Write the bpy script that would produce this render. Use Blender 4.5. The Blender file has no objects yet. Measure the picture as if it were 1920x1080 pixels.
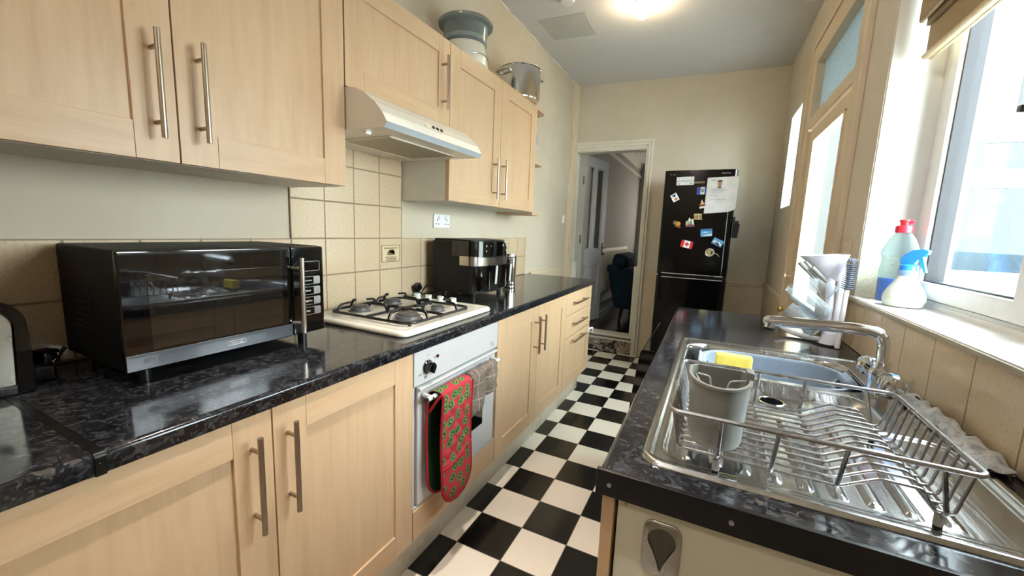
import bpy, bmesh, math, random
from mathutils import Vector, Matrix
random.seed(7)
SC = bpy.context.scene
COL = SC.collection
PI = math.pi

# ------------------------------------------------------------------ helpers
def lin(c):
    c = c.lstrip('#')
    o = []
    for i in (0, 2, 4):
        v = int(c[i:i+2], 16) / 255
        o.append(v / 12.92 if v <= .04045 else ((v + .055) / 1.055) ** 2.4)
    return (o[0], o[1], o[2], 1)

def rot(axis, deg, at=(0, 0, 0)):
    a = Vector(at)
    return Matrix.Translation(a) @ Matrix.Rotation(math.radians(deg), 4, axis) @ Matrix.Translation(-a)

class MB:
    """collects shapes, then links them as ONE mesh object"""
    def __init__(self):
        self.bm = bmesh.new(); self.mats = []; self.mi = 0; self.M = None
    def mat(self, m):
        if m not in self.mats: self.mats.append(m)
        self.mi = self.mats.index(m); return self
    def _new(self, verts, faces, M=None):
        vs = []
        for v in verts:
            v = Vector(v)
            if M is not None: v = M @ v
            if self.M is not None: v = self.M @ v
            vs.append(self.bm.verts.new(v))
        for f in faces:
            try:
                fc = self.bm.faces.new([vs[i] for i in f])
                fc.material_index = self.mi
            except ValueError:
                pass
        return self
    def take(self, t, M=None):
        t.verts.index_update()
        vs = [v.co.copy() for v in t.verts]
        fs = [[v.index for v in f.verts] for f in t.faces]
        t.free()
        return self._new(vs, fs, M)
    def box(self, x0, x1, y0, y1, z0, z1, b=0, seg=2, M=None):
        t = bmesh.new()
        bmesh.ops.create_cube(t, size=1)
        for v in t.verts:
            v.co = Vector((x0 + (v.co.x + .5) * (x1 - x0), y0 + (v.co.y + .5) * (y1 - y0), z0 + (v.co.z + .5) * (z1 - z0)))
        if b > 0:
            bmesh.ops.bevel(t, geom=t.edges[:], offset=b, segments=seg, affect='EDGES', profile=.5)
        return self.take(t, M)
    def prism(self, poly, axis, a0, a1, M=None, b=0):
        """poly: 2D points; axis x: (y,z)  y: (x,z)  z: (x,y)"""
        def P(p, a):
            return {'x': (a, p[0], p[1]), 'y': (p[0], a, p[1]), 'z': (p[0], p[1], a)}[axis]
        n = len(poly)
        t = bmesh.new()
        A = [t.verts.new(P(p, a0)) for p in poly]; B = [t.verts.new(P(p, a1)) for p in poly]
        t.faces.new(A); t.faces.new(B)
        for i in range(n):
            t.faces.new((A[i], A[(i+1) % n], B[(i+1) % n], B[i]))
        if b > 0:
            bmesh.ops.bevel(t, geom=[e for e in t.edges], offset=b, segments=2, affect='EDGES', profile=.5)
        return self.take(t, M)
    def loft(self, loops, cap0=True, cap1=True, closed=True, M=None):
        n = len(loops[0]); vs = [p for l in loops for p in l]; fs = []
        for k in range(len(loops) - 1):
            for i in range(n if closed else n - 1):
                j = (i + 1) % n
                fs.append((k*n+i, k*n+j, (k+1)*n+j, (k+1)*n+i))
        if cap0: fs.append(tuple(reversed(range(n))))
        if cap1: fs.append(tuple(range((len(loops)-1)*n, len(loops)*n)))
        return self._new(vs, fs, M)
    def tube(self, path, r, n=8, closed=False, M=None, radii=None, flat=None):
        P = [Vector(p) for p in path]
        m = len(P); loops = []
        prev = None
        for k in range(m):
            if closed: d = P[(k+1) % m] - P[k-1]
            elif k == 0: d = P[1] - P[0]
            elif k == m-1: d = P[-1] - P[-2]
            else: d = (P[k+1] - P[k]).normalized() + (P[k] - P[k-1]).normalized()
            if d.length < 1e-9: d = Vector((0, 0, 1))
            d.normalize()
            if prev is None:
                u = Vector((0, 0, 1)) if abs(d.z) < .9 else Vector((1, 0, 0))
                u = (u - d * u.dot(d)).normalized()
            else:
                u = prev - d * prev.dot(d)
                u = u.normalized() if u.length > 1e-6 else d.orthogonal().normalized()
            prev = u
            w = d.cross(u)
            rr = radii[k] if radii else r
            fu, fw = flat if flat else (1, 1)
            loops.append([P[k] + (u * math.cos(2*PI*i/n) * fu + w * math.sin(2*PI*i/n) * fw) * rr for i in range(n)])
        if closed:
            loops.append(loops[0])
            return self.loft(loops, False, False, M=M)
        return self.loft(loops, M=M)
    def cyl(self, a, b, r, n=16, r2=None, M=None):
        return self.tube([a, b], r, n, M=M, radii=[r, r if r2 is None else r2])
    def lathe(self, prof, M=None, n=32, sx=1, sy=1, cap0=True, cap1=True):
        loops = [[(r*math.cos(2*PI*i/n)*sx, r*math.sin(2*PI*i/n)*sy, z) for i in range(n)] for r, z in prof]
        return self.loft(loops, cap0, cap1, M=M)
    def grid(self, fn, nu, nv, M=None):
        vs = [fn(i/nu, j/nv) for i in range(nu+1) for j in range(nv+1)]
        fs = [(i*(nv+1)+j, (i+1)*(nv+1)+j, (i+1)*(nv+1)+j+1, i*(nv+1)+j+1) for i in range(nu) for j in range(nv)]
        return self._new(vs, fs, M)
    def sphere(self, c, r, M=None, nu=16, nv=10, sc=(1, 1, 1)):
        prof = [(max(r*math.sin(PI*k/nv), 1e-5), -r*math.cos(PI*k/nv)) for k in range(nv+1)]
        loops = [[(c[0]+a*math.cos(2*PI*i/nu)*sc[0], c[1]+a*math.sin(2*PI*i/nu)*sc[1], c[2]+z*sc[2]) for i in range(nu)] for a, z in prof]
        return self.loft(loops, M=M)
    def text(self, s, size, M, ext=.0004, align='CENTER', sx=1.):
        cu = bpy.data.curves.new('t', 'FONT'); cu.body = s; cu.size = size; cu.extrude = ext
        cu.align_x = align; cu.align_y = 'CENTER'; cu.resolution_u = 2
        o = bpy.data.objects.new('t', cu); COL.objects.link(o)
        dg = bpy.context.evaluated_depsgraph_get()
        me = bpy.data.meshes.new_from_object(o.evaluated_get(dg))
        vs = [Vector((v.co.x*sx, v.co.y, v.co.z)) for v in me.vertices]; fs = [list(p.vertices) for p in me.polygons]
        bpy.data.objects.remove(o); bpy.data.curves.remove(cu); bpy.data.meshes.remove(me)
        return self._new(vs, fs, M)
    def build(self, name, m=None, parent=None, loc=None, warp=None, sharp=35, smooth=True, weld=0):
        """parent: world positions are made relative to the parent's root"""
        if m is not None:
            self.mats = [m]
            for f in self.bm.faces: f.material_index = 0
        if warp:
            for v in self.bm.verts: v.co = Vector(warp(v.co))
        if weld: bmesh.ops.remove_doubles(self.bm, verts=self.bm.verts[:], dist=weld)
        bmesh.ops.recalc_face_normals(self.bm, faces=self.bm.faces[:])
        if parent is not None: off = rootloc(parent)
        elif loc is not None: off = Vector(loc)
        else:
            xs = [v.co for v in self.bm.verts]
            off = Vector((sum(v.x for v in xs)/len(xs), sum(v.y for v in xs)/len(xs), min(v.z for v in xs)))
        for v in self.bm.verts: v.co -= off
        me = bpy.data.meshes.new(name); self.bm.to_mesh(me); self.bm.free()
        for mm in self.mats: me.materials.append(mm)
        if smooth:
            for p in me.polygons: p.use_smooth = True
            me.set_sharp_from_angle(angle=math.radians(sharp))
        o = bpy.data.objects.new(name, me); COL.objects.link(o)
        if smooth:
            wn = o.modifiers.new('normals', 'WEIGHTED_NORMAL'); wn.keep_sharp = True; wn.weight = 90
        if parent is not None: o.parent = parent
        else: o.location = off
        return o

def rootloc(o):
    p = Vector(o.location)
    while o.parent is not None:
        o = o.parent; p = p + Vector(o.location)
    return p

def thing(name, label, cat, loc, group=None):
    o = bpy.data.objects.new(name, None); COL.objects.link(o); o.location = loc
    o.empty_display_size = .05
    o['label'] = label; o['category'] = cat
    if group: o['group'] = group
    return o
def tag(o, label, cat, group=None, kind=None):
    o['label'] = label; o['category'] = cat
    if group: o['group'] = group
    if kind: o['kind'] = kind
    return o
def struct(o, label=None):
    o['kind'] = 'structure'
    if label: o['label'] = label
    return o
def sthing(name, loc, label):
    o = bpy.data.objects.new(name, None); COL.objects.link(o); o.location = loc
    o.empty_display_size = .05
    return struct(o, label)
def dup(root, loc, label, group=None, rz=None):
    r = root.copy(); COL.objects.link(r); r.location = loc
    if rz is not None: r.rotation_euler = (0, 0, rz)
    r['label'] = label
    if group: r['group'] = group
    for ch in list(root.children):
        c = ch.copy(); COL.objects.link(c); c.parent = r
        for g in list(ch.children):
            d = g.copy(); COL.objects.link(d); d.parent = c
    return r

def rrect(x0, x1, y0, y1, r, n=6):
    """rounded rectangle outline, counter-clockwise"""
    o = []
    for cx, cy, a in ((x1-r, y0+r, -90), (x1-r, y1-r, 0), (x0+r, y1-r, 90), (x0+r, y0+r, 180)):
        for k in range(n+1):
            t = math.radians(a + 90*k/n)
            o.append((cx + r*math.cos(t), cy + r*math.sin(t)))
    return o

def arc(cx, cy, r, a0, a1, n):
    return [(cx + r*math.cos(math.radians(a0+(a1-a0)*k/n)), cy + r*math.sin(math.radians(a0+(a1-a0)*k/n))) for k in range(n+1)]

def soft(path, r=.01, n=4):
    """round the corners of a poly-line"""
    P = [Vector(p) for p in path]; o = [P[0]]
    for k in range(1, len(P)-1):
        a, b, c = P[k-1], P[k], P[k+1]
        ra = min(r, (a-b).length*.45); rc = min(r, (c-b).length*.45)
        p = b + (a-b).normalized()*ra; q = b + (c-b).normalized()*rc
        for i in range(n+1):
            t = i/n
            o.append(p*(1-t)**2 + b*2*t*(1-t) + q*t*t)
    o.append(P[-1]); return o

# frames used for lettering: local x = reading direction, local y = up, local z = outwards
def face_x(x, y, z, s=1):     # on a surface that looks towards +x, read along +y
    return Matrix(((0, 0, 1, x), (1, 0, 0, y), (0, 1, 0, z), (0, 0, 0, 1)))
def face_my(x, y, z, roll=0): # on a surface that looks towards -y, read along +x
    return Matrix(((1, 0, 0, x), (0, 0, -1, y), (0, 1, 0, z), (0, 0, 0, 1))) @ Matrix.Rotation(math.radians(roll), 4, 'Z')

# ------------------------------------------------------------------ materials
def mk(name):
    m = bpy.data.materials.new(name); m.use_nodes = True
    nt = m.node_tree; nt.nodes.clear()
    out = nt.nodes.new('ShaderNodeOutputMaterial')
    return m, nt, out
def N(nt, t, **kw):
    n = nt.nodes.new(t)
    for k, v in kw.items():
        if k.startswith('i_'):
            n.inputs[int(k[2:]) if k[2:].isdigit() else k[2:].replace('_', ' ')].default_value = v
        else: setattr(n, k, v)
    return n
def L(nt, a, b): nt.links.new(a, b)
def bsdf(nt, out, col=None, rough=.5, metal=0, spec=.5, coat=0, coatr=.05, trans=0, ior=1.45):
    b = nt.nodes.new('ShaderNodeBsdfPrincipled')
    if col is not None: b.inputs['Base Color'].default_value = col
    b.inputs['Roughness'].default_value = rough; b.inputs['Metallic'].default_value = metal
    b.inputs['Specular IOR Level'].default_value = spec
    b.inputs['Coat Weight'].default_value = coat; b.inputs['Coat Roughness'].default_value = coatr
    b.inputs['Transmission Weight'].default_value = trans; b.inputs['IOR'].default_value = ior
    L(nt, b.outputs[0], out.inputs[0]); return b
def coords(nt, kind='Object', scale=(1, 1, 1), loc=(0, 0, 0)):
    tc = nt.nodes.new('ShaderNodeTexCoord'); mp = nt.nodes.new('ShaderNodeMapping')
    mp.inputs['Scale'].default_value = scale; mp.inputs['Location'].default_value = loc
    L(nt, tc.outputs[kind], mp.inputs[0]); return mp.outputs[0]
def wcoords(nt, scale=(1, 1, 1), loc=(0, 0, 0)):
    g = nt.nodes.new('ShaderNodeNewGeometry'); mp = nt.nodes.new('ShaderNodeMapping')
    mp.inputs['Scale'].default_value = scale; mp.inputs['Location'].default_value = loc
    L(nt, g.outputs['Position'], mp.inputs[0]); return mp.outputs[0]
def ramp(nt, src, stops, interp='LINEAR'):
    r = nt.nodes.new('ShaderNodeValToRGB'); r.color_ramp.interpolation = interp
    e = r.color_ramp.elements
    while len(e) < len(stops): e.new(.5)
    for k, (p, c) in enumerate(stops):
        e[k].position = p; e[k].color = c
    L(nt, src, r.inputs[0]); return r.outputs[0]
def noise(nt, vec, scale, detail=3, rough=.5, dist=0):
    n = N(nt, 'ShaderNodeTexNoise'); n.inputs['Scale'].default_value = scale
    n.inputs['Detail'].default_value = detail; n.inputs['Roughness'].default_value = rough
    n.inputs['Distortion'].default_value = dist
    L(nt, vec, n.inputs['Vector']); return n.outputs[0]
def mixc(nt, fac, a, b, mode='MIX'):
    m = nt.nodes.new('ShaderNodeMix'); m.data_type = 'RGBA'; m.blend_type = mode
    for s, v in ((m.inputs[0], fac), (m.inputs[6], a), (m.inputs[7], b)):
        if hasattr(v, 'links'): L(nt, v, s)
        else: s.default_value = v
    return m.outputs[2]
def mathn(nt, op, a, b=None):
    m = nt.nodes.new('ShaderNodeMath'); m.operation = op
    for s, v in ((m.inputs[0], a), (m.inputs[1], b)):
        if v is None: continue
        if hasattr(v, 'links'): L(nt, v, s)
        else: s.default_value = v
    return m.outputs[0]
def bump(nt, b, h, strength=.3, dist=.002):
    n = nt.nodes.new('ShaderNodeBump'); n.inputs['Strength'].default_value = strength; n.inputs['Distance'].default_value = dist
    L(nt, h, n.inputs['Height']); L(nt, n.outputs[0], b.inputs['Normal']); return n

def plain(name, col, rough=.5, metal=0, spec=.5, coat=0, coatr=.05, var=.06, vs=25, bmp=0):
    """one colour with a faint procedural variation"""
    m, nt, out = mk(name)
    b = bsdf(nt, out, None, rough, metal, spec, coat, coatr)
    v = coords(nt)
    n = noise(nt, v, vs, 3)
    c = lin(col) if isinstance(col, str) else col
    d = tuple(x*(1-var) for x in c[:3]) + (1,); e = tuple(min(1, x*(1+var)) for x in c[:3]) + (1,)
    L(nt, ramp(nt, n, [(.3, d), (.7, e)]), b.inputs['Base Color'])
    if bmp: bump(nt, b, noise(nt, v, vs*8, 2), bmp, .001)
    return m

def wood(name, horiz):
    m, nt, out = mk(name)
    b = bsdf(nt, out, None, .38, spec=.4)
    sc = (9, .9, 9) if horiz else (9, 9, .8)
    v = wcoords(nt, sc)
    n1 = noise(nt, v, 2.6, 5, .6, 1.1)
    n2 = noise(nt, wcoords(nt, (60, 4, 60) if horiz else (60, 60, 3)), 1.5, 3, .6)
    n3 = noise(nt, wcoords(nt, (1.2, 1.2, 1.2)), 1.7, 2)
    c = ramp(nt, n1, [(.28, lin('#BE9E7C')), (.5, lin('#C7A885')), (.75, lin('#CDB190'))])
    c = mixc(nt, mathn(nt, 'MULTIPLY', n2, .36), c, lin('#A9835C'))
    c = mixc(nt, mathn(nt, 'MULTIPLY', n3, .25), c, lin('#D3BB9C'))
    L(nt, c, b.inputs['Base Color'])
    bump(nt, b, n2, .05, .001)
    return m

def laminate(name):
    m, nt, out = mk(name)
    b = bsdf(nt, out, None, .13, spec=.5)
    v = wcoords(nt)
    def flecks(sc, thr, warp):
        vo = N(nt, 'ShaderNodeTexVoronoi', feature='F1'); vo.inputs['Scale'].default_value = sc
        L(nt, mixc(nt, .03, wcoords(nt, warp), noise_col(nt, v, 30)), vo.inputs['Vector'])
        sp = N(nt, 'ShaderNodeSeparateColor'); L(nt, vo.outputs['Color'], sp.inputs[0])
        return ramp(nt, sp.outputs[0], [(thr, (0, 0, 0, 1)), (1, (1, 1, 1, 1))]), sp.outputs[1]
    f1, h1 = flecks(105, .68, (1, .6, 1)); f2, h2 = flecks(210, .76, (.6, 1, 1))
    c = ramp(nt, noise(nt, v, 24, 3), [(.3, lin('#111113')), (.7, lin('#1E1E21'))])
    c = mixc(nt, mathn(nt, 'MULTIPLY', f1, .36), c, ramp(nt, h1, [(0, lin('#3A3D45')), (.7, lin('#55575D')), (1, lin('#6B6259'))]))
    c = mixc(nt, mathn(nt, 'MULTIPLY', f2, .22), c, lin('#777A80'))
    L(nt, c, b.inputs['Base Color'])
    r = ramp(nt, noise(nt, v, 5, 3), [(.3, (.08, .08, .08, 1)), (.7, (.14, .14, .14, 1))])
    L(nt, r, b.inputs['Roughness'])
    return m
def noise_col(nt, vec, scale):
    n = N(nt, 'ShaderNodeTexNoise'); n.inputs['Scale'].default_value = scale
    L(nt, vec, n.inputs['Vector']); return n.outputs[1]

def wallpaint(name, base, stain, amt=.6, sc=1.3, rough=.75):
    m, nt, out = mk(name)
    b = bsdf(nt, out, None, rough, spec=.25)
    v = wcoords(nt)
    n = noise(nt, v, sc, 5, .6, .3)
    n2 = noise(nt, wcoords(nt, (1, 1, .35)), 4.5, 4, .65)
    f = mathn(nt, 'MULTIPLY', ramp(nt, n, [(.42, (0, 0, 0, 1)), (.72, (1, 1, 1, 1))]), amt)
    c = mixc(nt, f, lin(base), lin(stain))
    c = mixc(nt, mathn(nt, 'MULTIPLY', ramp(nt, n2, [(.5, (0, 0, 0, 1)), (.8, (1, 1, 1, 1))]), amt*.5), c, lin(stain))
    L(nt, c, b.inputs['Base Color'])
    bump(nt, b, noise(nt, v, 28, 4, .6), .12, .004)
    return m

def tilemat(name, axis, pitch, off, base='#C7B194', speck='#B7A07F', grout='#8B7A60', gw=.018, rough=.22, rows=True):
    """square wall tiles; axis = horizontal world axis ('x' or 'y'); off = (horizontal, z) of a grout crossing"""
    m, nt, out = mk(name)
    b = bsdf(nt, out, None, rough, spec=.5)
    g = nt.nodes.new('ShaderNodeNewGeometry'); s = nt.nodes.new('ShaderNodeSeparateXYZ'); L(nt, g.outputs['Position'], s.inputs[0])
    def line(o, of):
        f = mathn(nt, 'FRACT', mathn(nt, 'DIVIDE', mathn(nt, 'SUBTRACT', o, of-50*pitch), pitch))
        d = mathn(nt, 'ABSOLUTE', mathn(nt, 'SUBTRACT', f, .5))   # .5 at the joint
        return d
    d = line(s.outputs[0 if axis == 'x' else 1], off[0])
    if rows: d = mathn(nt, 'MAXIMUM', d, line(s.outputs[2], off[1]))
    jo = ramp(nt, d, [(.5-gw*1.5, (0, 0, 0, 1)), (.5-gw*.7, (1, 1, 1, 1))])
    v = wcoords(nt)
    n = noise(nt, v, 120, 4, .7); n2 = noise(nt, v, 5, 3)
    c = ramp(nt, n, [(.36, lin(speck)), (.52, lin(base)), (.8, lin(base))])
    c = mixc(nt, mathn(nt, 'MULTIPLY', n2, .3), c, lin('#D3C3A6'))
    c = mixc(nt, jo, c, lin(grout))
    L(nt, c, b.inputs['Base Color'])
    L(nt, ramp(nt, jo, [(0, (rough,)*3+(1,)), (1, (.8, .8, .8, 1))]), b.inputs['Roughness'])
    bump(nt, b, mathn(nt, 'SUBTRACT', 1.0, jo), .5, .002)
    return m

def steel(name, col='#B9BAB8', rough=.26, brush=(25, 25, 25), amt=.04, metal=1):
    m, nt, out = mk(name)
    b = bsdf(nt, out, lin(col), rough, metal)
    n = noise(nt, wcoords(nt, brush), 1, 3, .6)
    L(nt, ramp(nt, n, [(.3, (max(rough-amt, .03),)*3+(1,)), (.7, (rough+amt,)*3+(1,))]), b.inputs['Roughness'])
    return m

def windowglass(name, tint='#F2FBFC', refl=1.):
    m, nt, out = mk(name)
    t = N(nt, 'ShaderNodeBsdfTransparent'); t.inputs[0].default_value = lin(tint)
    g = N(nt, 'ShaderNodeBsdfGlossy'); g.inputs['Roughness'].default_value = .015
    f = N(nt, 'ShaderNodeLayerWeight'); f.inputs[0].default_value = .5
    fr = mathn(nt, 'ADD', mathn(nt, 'MULTIPLY', mathn(nt, 'POWER', f.outputs[1], 5.0), .6), .035)
    mx = N(nt, 'ShaderNodeMixShader')
    L(nt, mathn(nt, 'MULTIPLY', fr, refl), mx.inputs[0]); L(nt, t.outputs[0], mx.inputs[1]); L(nt, g.outputs[0], mx.inputs[2])
    L(nt, mx.outputs[0], out.inputs[0]); return m
def frosted(name, tint='#E6F0EE', clear=.35, lo='#C8D4D2', hi='#F2F7F6'):
    m, nt, out = mk(name)
    t = N(nt, 'ShaderNodeBsdfTransparent'); t.inputs[0].default_value = lin(tint)
    d = N(nt, 'ShaderNodeBsdfTranslucent')
    v = wcoords(nt)
    L(nt, ramp(nt, noise(nt, v, 90, 3, .6), [(.3, lin(lo)), (.7, lin(hi))]), d.inputs[0])
    g = N(nt, 'ShaderNodeBsdfGlossy'); g.inputs['Roughness'].default_value = .15
    mx = N(nt, 'ShaderNodeMixShader'); mx.inputs[0].default_value = clear
    L(nt, d.outputs[0], mx.inputs[1]); L(nt, t.outputs[0], mx.inputs[2])
    m2 = N(nt, 'ShaderNodeMixShader'); m2.inputs[0].default_value = .06
    L(nt, mx.outputs[0], m2.inputs[1]); L(nt, g.outputs[0], m2.inputs[2])
    L(nt, m2.outputs[0], out.inputs[0]); return m
def clearplastic(name, tint, dens=.25, rough=.08, edge=.75, body=None):
    """thin clear plastic: partly transparent, partly glossy and milky"""
    m, nt, out = mk(name)
    t = N(nt, 'ShaderNodeBsdfTransparent'); t.inputs[0].default_value = lin(tint)
    p = N(nt, 'ShaderNodeBsdfPrincipled'); p.inputs['Roughness'].default_value = rough
    v = coords(nt)
    c = lin(body or tint)
    L(nt, ramp(nt, noise(nt, v, 20, 2), [(.3, tuple(x*.9 for x in c[:3])+(1,)), (.7, c)]), p.inputs['Base Color'])
    f = N(nt, 'ShaderNodeLayerWeight'); f.inputs[0].default_value = .35
    mx = N(nt, 'ShaderNodeMixShader')
    L(nt, mathn(nt, 'MINIMUM', mathn(nt, 'ADD', mathn(nt, 'MULTIPLY', f.outputs[1], edge), dens), 1.0), mx.inputs[0])
    L(nt, t.outputs[0], mx.inputs[1]); L(nt, p.outputs[0], mx.inputs[2])
    L(nt, mx.outputs[0], out.inputs[0]); return m
def emit(name, col, s):
    m, nt, out = mk(name)
    e = N(nt, 'ShaderNodeEmission'); e.inputs[0].default_value = lin(col); e.inputs[1].default_value = s
    L(nt, e.outputs[0], out.inputs[0]); return m

TILE = .20207; TX = .4134; TY = 2.4618
def checker(name):
    m, nt, out = mk(name)
    b = bsdf(nt, out, None, .16, spec=.5)
    g = nt.nodes.new('ShaderNodeNewGeometry'); s = nt.nodes.new('ShaderNodeSeparateXYZ'); L(nt, g.outputs['Position'], s.inputs[0])
    a = mathn(nt, 'DIVIDE', mathn(nt, 'SUBTRACT', s.outputs[0], TX-20*TILE), TILE)
    c = mathn(nt, 'DIVIDE', mathn(nt, 'SUBTRACT', s.outputs[1], TY-40*TILE), TILE)
    par = mathn(nt, 'MODULO', mathn(nt, 'ADD', mathn(nt, 'FLOOR', a), mathn(nt, 'FLOOR', c)), 2.0)
    d = mathn(nt, 'MAXIMUM', mathn(nt, 'ABSOLUTE', mathn(nt, 'SUBTRACT', mathn(nt, 'FRACT', a), .5)), mathn(nt, 'ABSOLUTE', mathn(nt, 'SUBTRACT', mathn(nt, 'FRACT', c), .5)))
    jo = ramp(nt, d, [(.488, (0, 0, 0, 1)), (.496, (1, 1, 1, 1))])
    v = wcoords(nt); n = noise(nt, v, 3, 4); n2 = noise(nt, v, 60, 3)
    wh = ramp(nt, n, [(.3, lin('#EBE2D2')), (.7, lin('#F3ECDF'))]); bl = ramp(nt, n2, [(.3, lin('#0B0B0A')), (.7, lin('#141312'))])
    col = mixc(nt, ramp(nt, par, [(.4, (0, 0, 0, 1)), (.6, (1, 1, 1, 1))]), bl, wh)
    col = mixc(nt, jo, col, lin('#5F564B'))
    L(nt, col, b.inputs['Base Color'])
    L(nt, ramp(nt, n, [(.3, (.12, .12, .12, 1)), (.7, (.22, .22, .22, 1))]), b.inputs['Roughness'])
    bump(nt, b, mathn(nt, 'ADD', mathn(nt, 'MULTIPLY', jo, -.6), mathn(nt, 'MULTIPLY', noise(nt, v, 9, 2), .25)), .2, .002)
    return m
# ------------------------------------------------------------------ material library
W_V = wood('maple_upright', False); W_H = wood('maple_level', True)
CARC = plain('cabinet_white', '#D9D4C6', .45, var=.03)
LAM = laminate('black_laminate')
BLKP = plain('black_plastic', '#0B0B0C', .3, var=.1)
BLKG = plain('black_gloss', '#060607', .06, coat=.6, coatr=.03, var=.1)
BLKM = plain('black_matte', '#121212', .55, var=.1)
CASTI = plain('black_enamel', '#0D0D0E', .35, var=.15)
ENAM = plain('white_enamel', '#BFC0BF', .14, coat=.3, var=.02)
CREAM = plain('cream_enamel', '#EAE3D2', .16, coat=.3, var=.03)
WPLA = plain('white_plastic', '#E8E8E6', .3, var=.03)
UPVC = plain('white_frame_plastic', '#E4E3DE', .3, var=.04)
NICK = steel('satin_nickel', '#A89C8B', .32, (6, 6, 6), .04)
SS = steel('stainless', '#B0AEA8', .3, (30, 30, 8), .05)
SSP = steel('polished_steel', '#E6E6E4', .1, amt=.05)
CHR = steel('chrome', '#DADCE0', .06, amt=.03)
WIRE = steel('wire_steel', '#A9A9AA', .3, amt=.08)
SILV = steel('silver_trim', '#B9B9BA', .3)
GREYP = plain('grey_plastic', '#74756F', .35, var=.05)
BLUEGREY = plain('blue_grey_plastic', '#7D8996', .38, var=.06)
BRASS = steel('brass', '#C2A468', .3)
PAINT_W = plain('white_gloss_paint', '#DDD8CC', .4, var=.05, vs=6)
PAINT_D = plain('cream_gloss_paint', '#D2C2A8', .4, var=.05, vs=4)
WALL_L = wallpaint('wall_paint_left', '#C9BFAD', '#B4A78D', .55, 1.4)
WALL_E = wallpaint('wall_paint_end', '#CEC6B6', '#BAB098', .55, 1.1)
CEIL = wallpaint('ceiling_paint', '#D6D6D6', '#C8C7C4', .3, .8)
REVEAL = wallpaint('reveal_paint', '#E9EAE6', '#D3D2C8', .25, 3)
TILE_L = tilemat('tiles_left', 'y', .1524, (1.5985, 1.2195))
TILE_R = tilemat('tiles_right', 'y', .1600, (2.1650, .70), '#CDB99A', '#C3AE8C', '#8F7C5E', .012, .18, rows=False)
TILE_V = tilemat('tiles_reveal', 'x', .5, (1.60, 1.243), '#E4DDCB', '#CDBF9F', '#C8BFA6', .002, .3)
FLOOR = checker('checker_tiles')
GLASS = windowglass('window_glass'); FROST = frosted('frosted_glass', tint='#FFFFFF', clear=.012, lo='#5A6262', hi='#6E7574')
FROST2 = frosted('door_glass', clear=.97)
CLEARP = clearplastic('clear_plastic', '#F1F5F7', .12, .1, .5, '#DDE4E8')
SMOKE = clearplastic('smoky_plastic', '#D5DAD8', .5, .06, .5, '#9DA5A2')

def RW(y): return 1.965 - .0143*y          # inner face of the right-hand wall (not quite parallel)
def wpr(v): return (v.x + RW(v.y) - 1.93, v.y, v.z)   # things built against x = 1.93
YB, YE = -1.3, 4.936
XO = 2.18
def ceil_z(x): return 2.80 - .02*x

# ------------------------------------------------------------------ room shell
b = MB(); b.box(-.12, XO, YB-.1, 4.95, -.12, 0)
struct(b.build('floor', FLOOR), 'black and cream checkerboard tiled floor')
b = MB(); b.prism([(-.12, ceil_z(-.12)), (XO, ceil_z(XO)), (XO, 3.0), (-.12, 3.0)], 'y', YB-.1, 5.1)
struct(b.build('ceiling', CEIL), 'white painted ceiling')
b = MB(); b.box(-.12, 0, YB-.1, YE+.15, 0, 2.9)
struct(b.build('wall_left', WALL_L), 'stained cream wall behind the cabinets')
b = MB(); b.box(0, XO, YB-.12, YB, 0, 2.9)
struct(b.build('wall_back', WALL_E), 'cream wall behind the camera')
# end wall around the doorway
b = MB(); b.box(.765, XO, YE, YE+.13, 0, 2.9); b.box(0, .765, YE, YE+.13, 2.14, 2.9)
struct(b.build('wall_end', WALL_E), 'cream end wall with the doorway')
# right wall, with openings for window, back door and slot window
WY0, WY1, WZ0, WZ1 = 1.30, 2.50, 1.075, 2.32
DY0, DY1, DZ1 = 2.80, 3.80, 2.44
SY0, SY1, SZ0, SZ1 = 4.17, 4.60, 1.535, 2.25
b = MB()
def wseg(y0, y1, z0, z1): b.prism([(RW(y0), y0), (XO, y0), (XO, y1), (RW(y1), y1)], 'z', z0, z1)
wseg(YB, WY0, 0, 2.9); wseg(WY0, WY1, 0, WZ0); wseg(WY0, WY1, WZ1, 2.9); wseg(WY1, DY0, 0, 2.9)
wseg(DY0, DY1, DZ1, 2.9); wseg(DY1, SY0, 0, 2.9); wseg(SY0, SY1, 0, SZ0); wseg(SY0, SY1, SZ1, 2.9); wseg(SY1, YE, 0, 2.9)
struct(b.build('wall_right', WALL_E), 'cream wall with window, back door and slot window')

# window reveal lining (white plaster) and its bottom row of tiles
b = MB()
b.box(1.934, XO, WY1-.006, WY1, WZ0, WZ1); b.box(1.934, XO, WY0, WY0+.006, WZ0, WZ1); b.box(1.934, XO, WY0, WY1, WZ1-.006, WZ1)
struct(b.build('trim_1', REVEAL, warp=wpr), 'white plaster window reveal')
b = MB(); b.box(1.932, 2.073, WY1-.014, WY1-.006, 1.09, 1.243)
struct(b.build('trim_2', TILE_V, warp=wpr), 'pale speckled tile at the foot of the window reveal')
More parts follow.
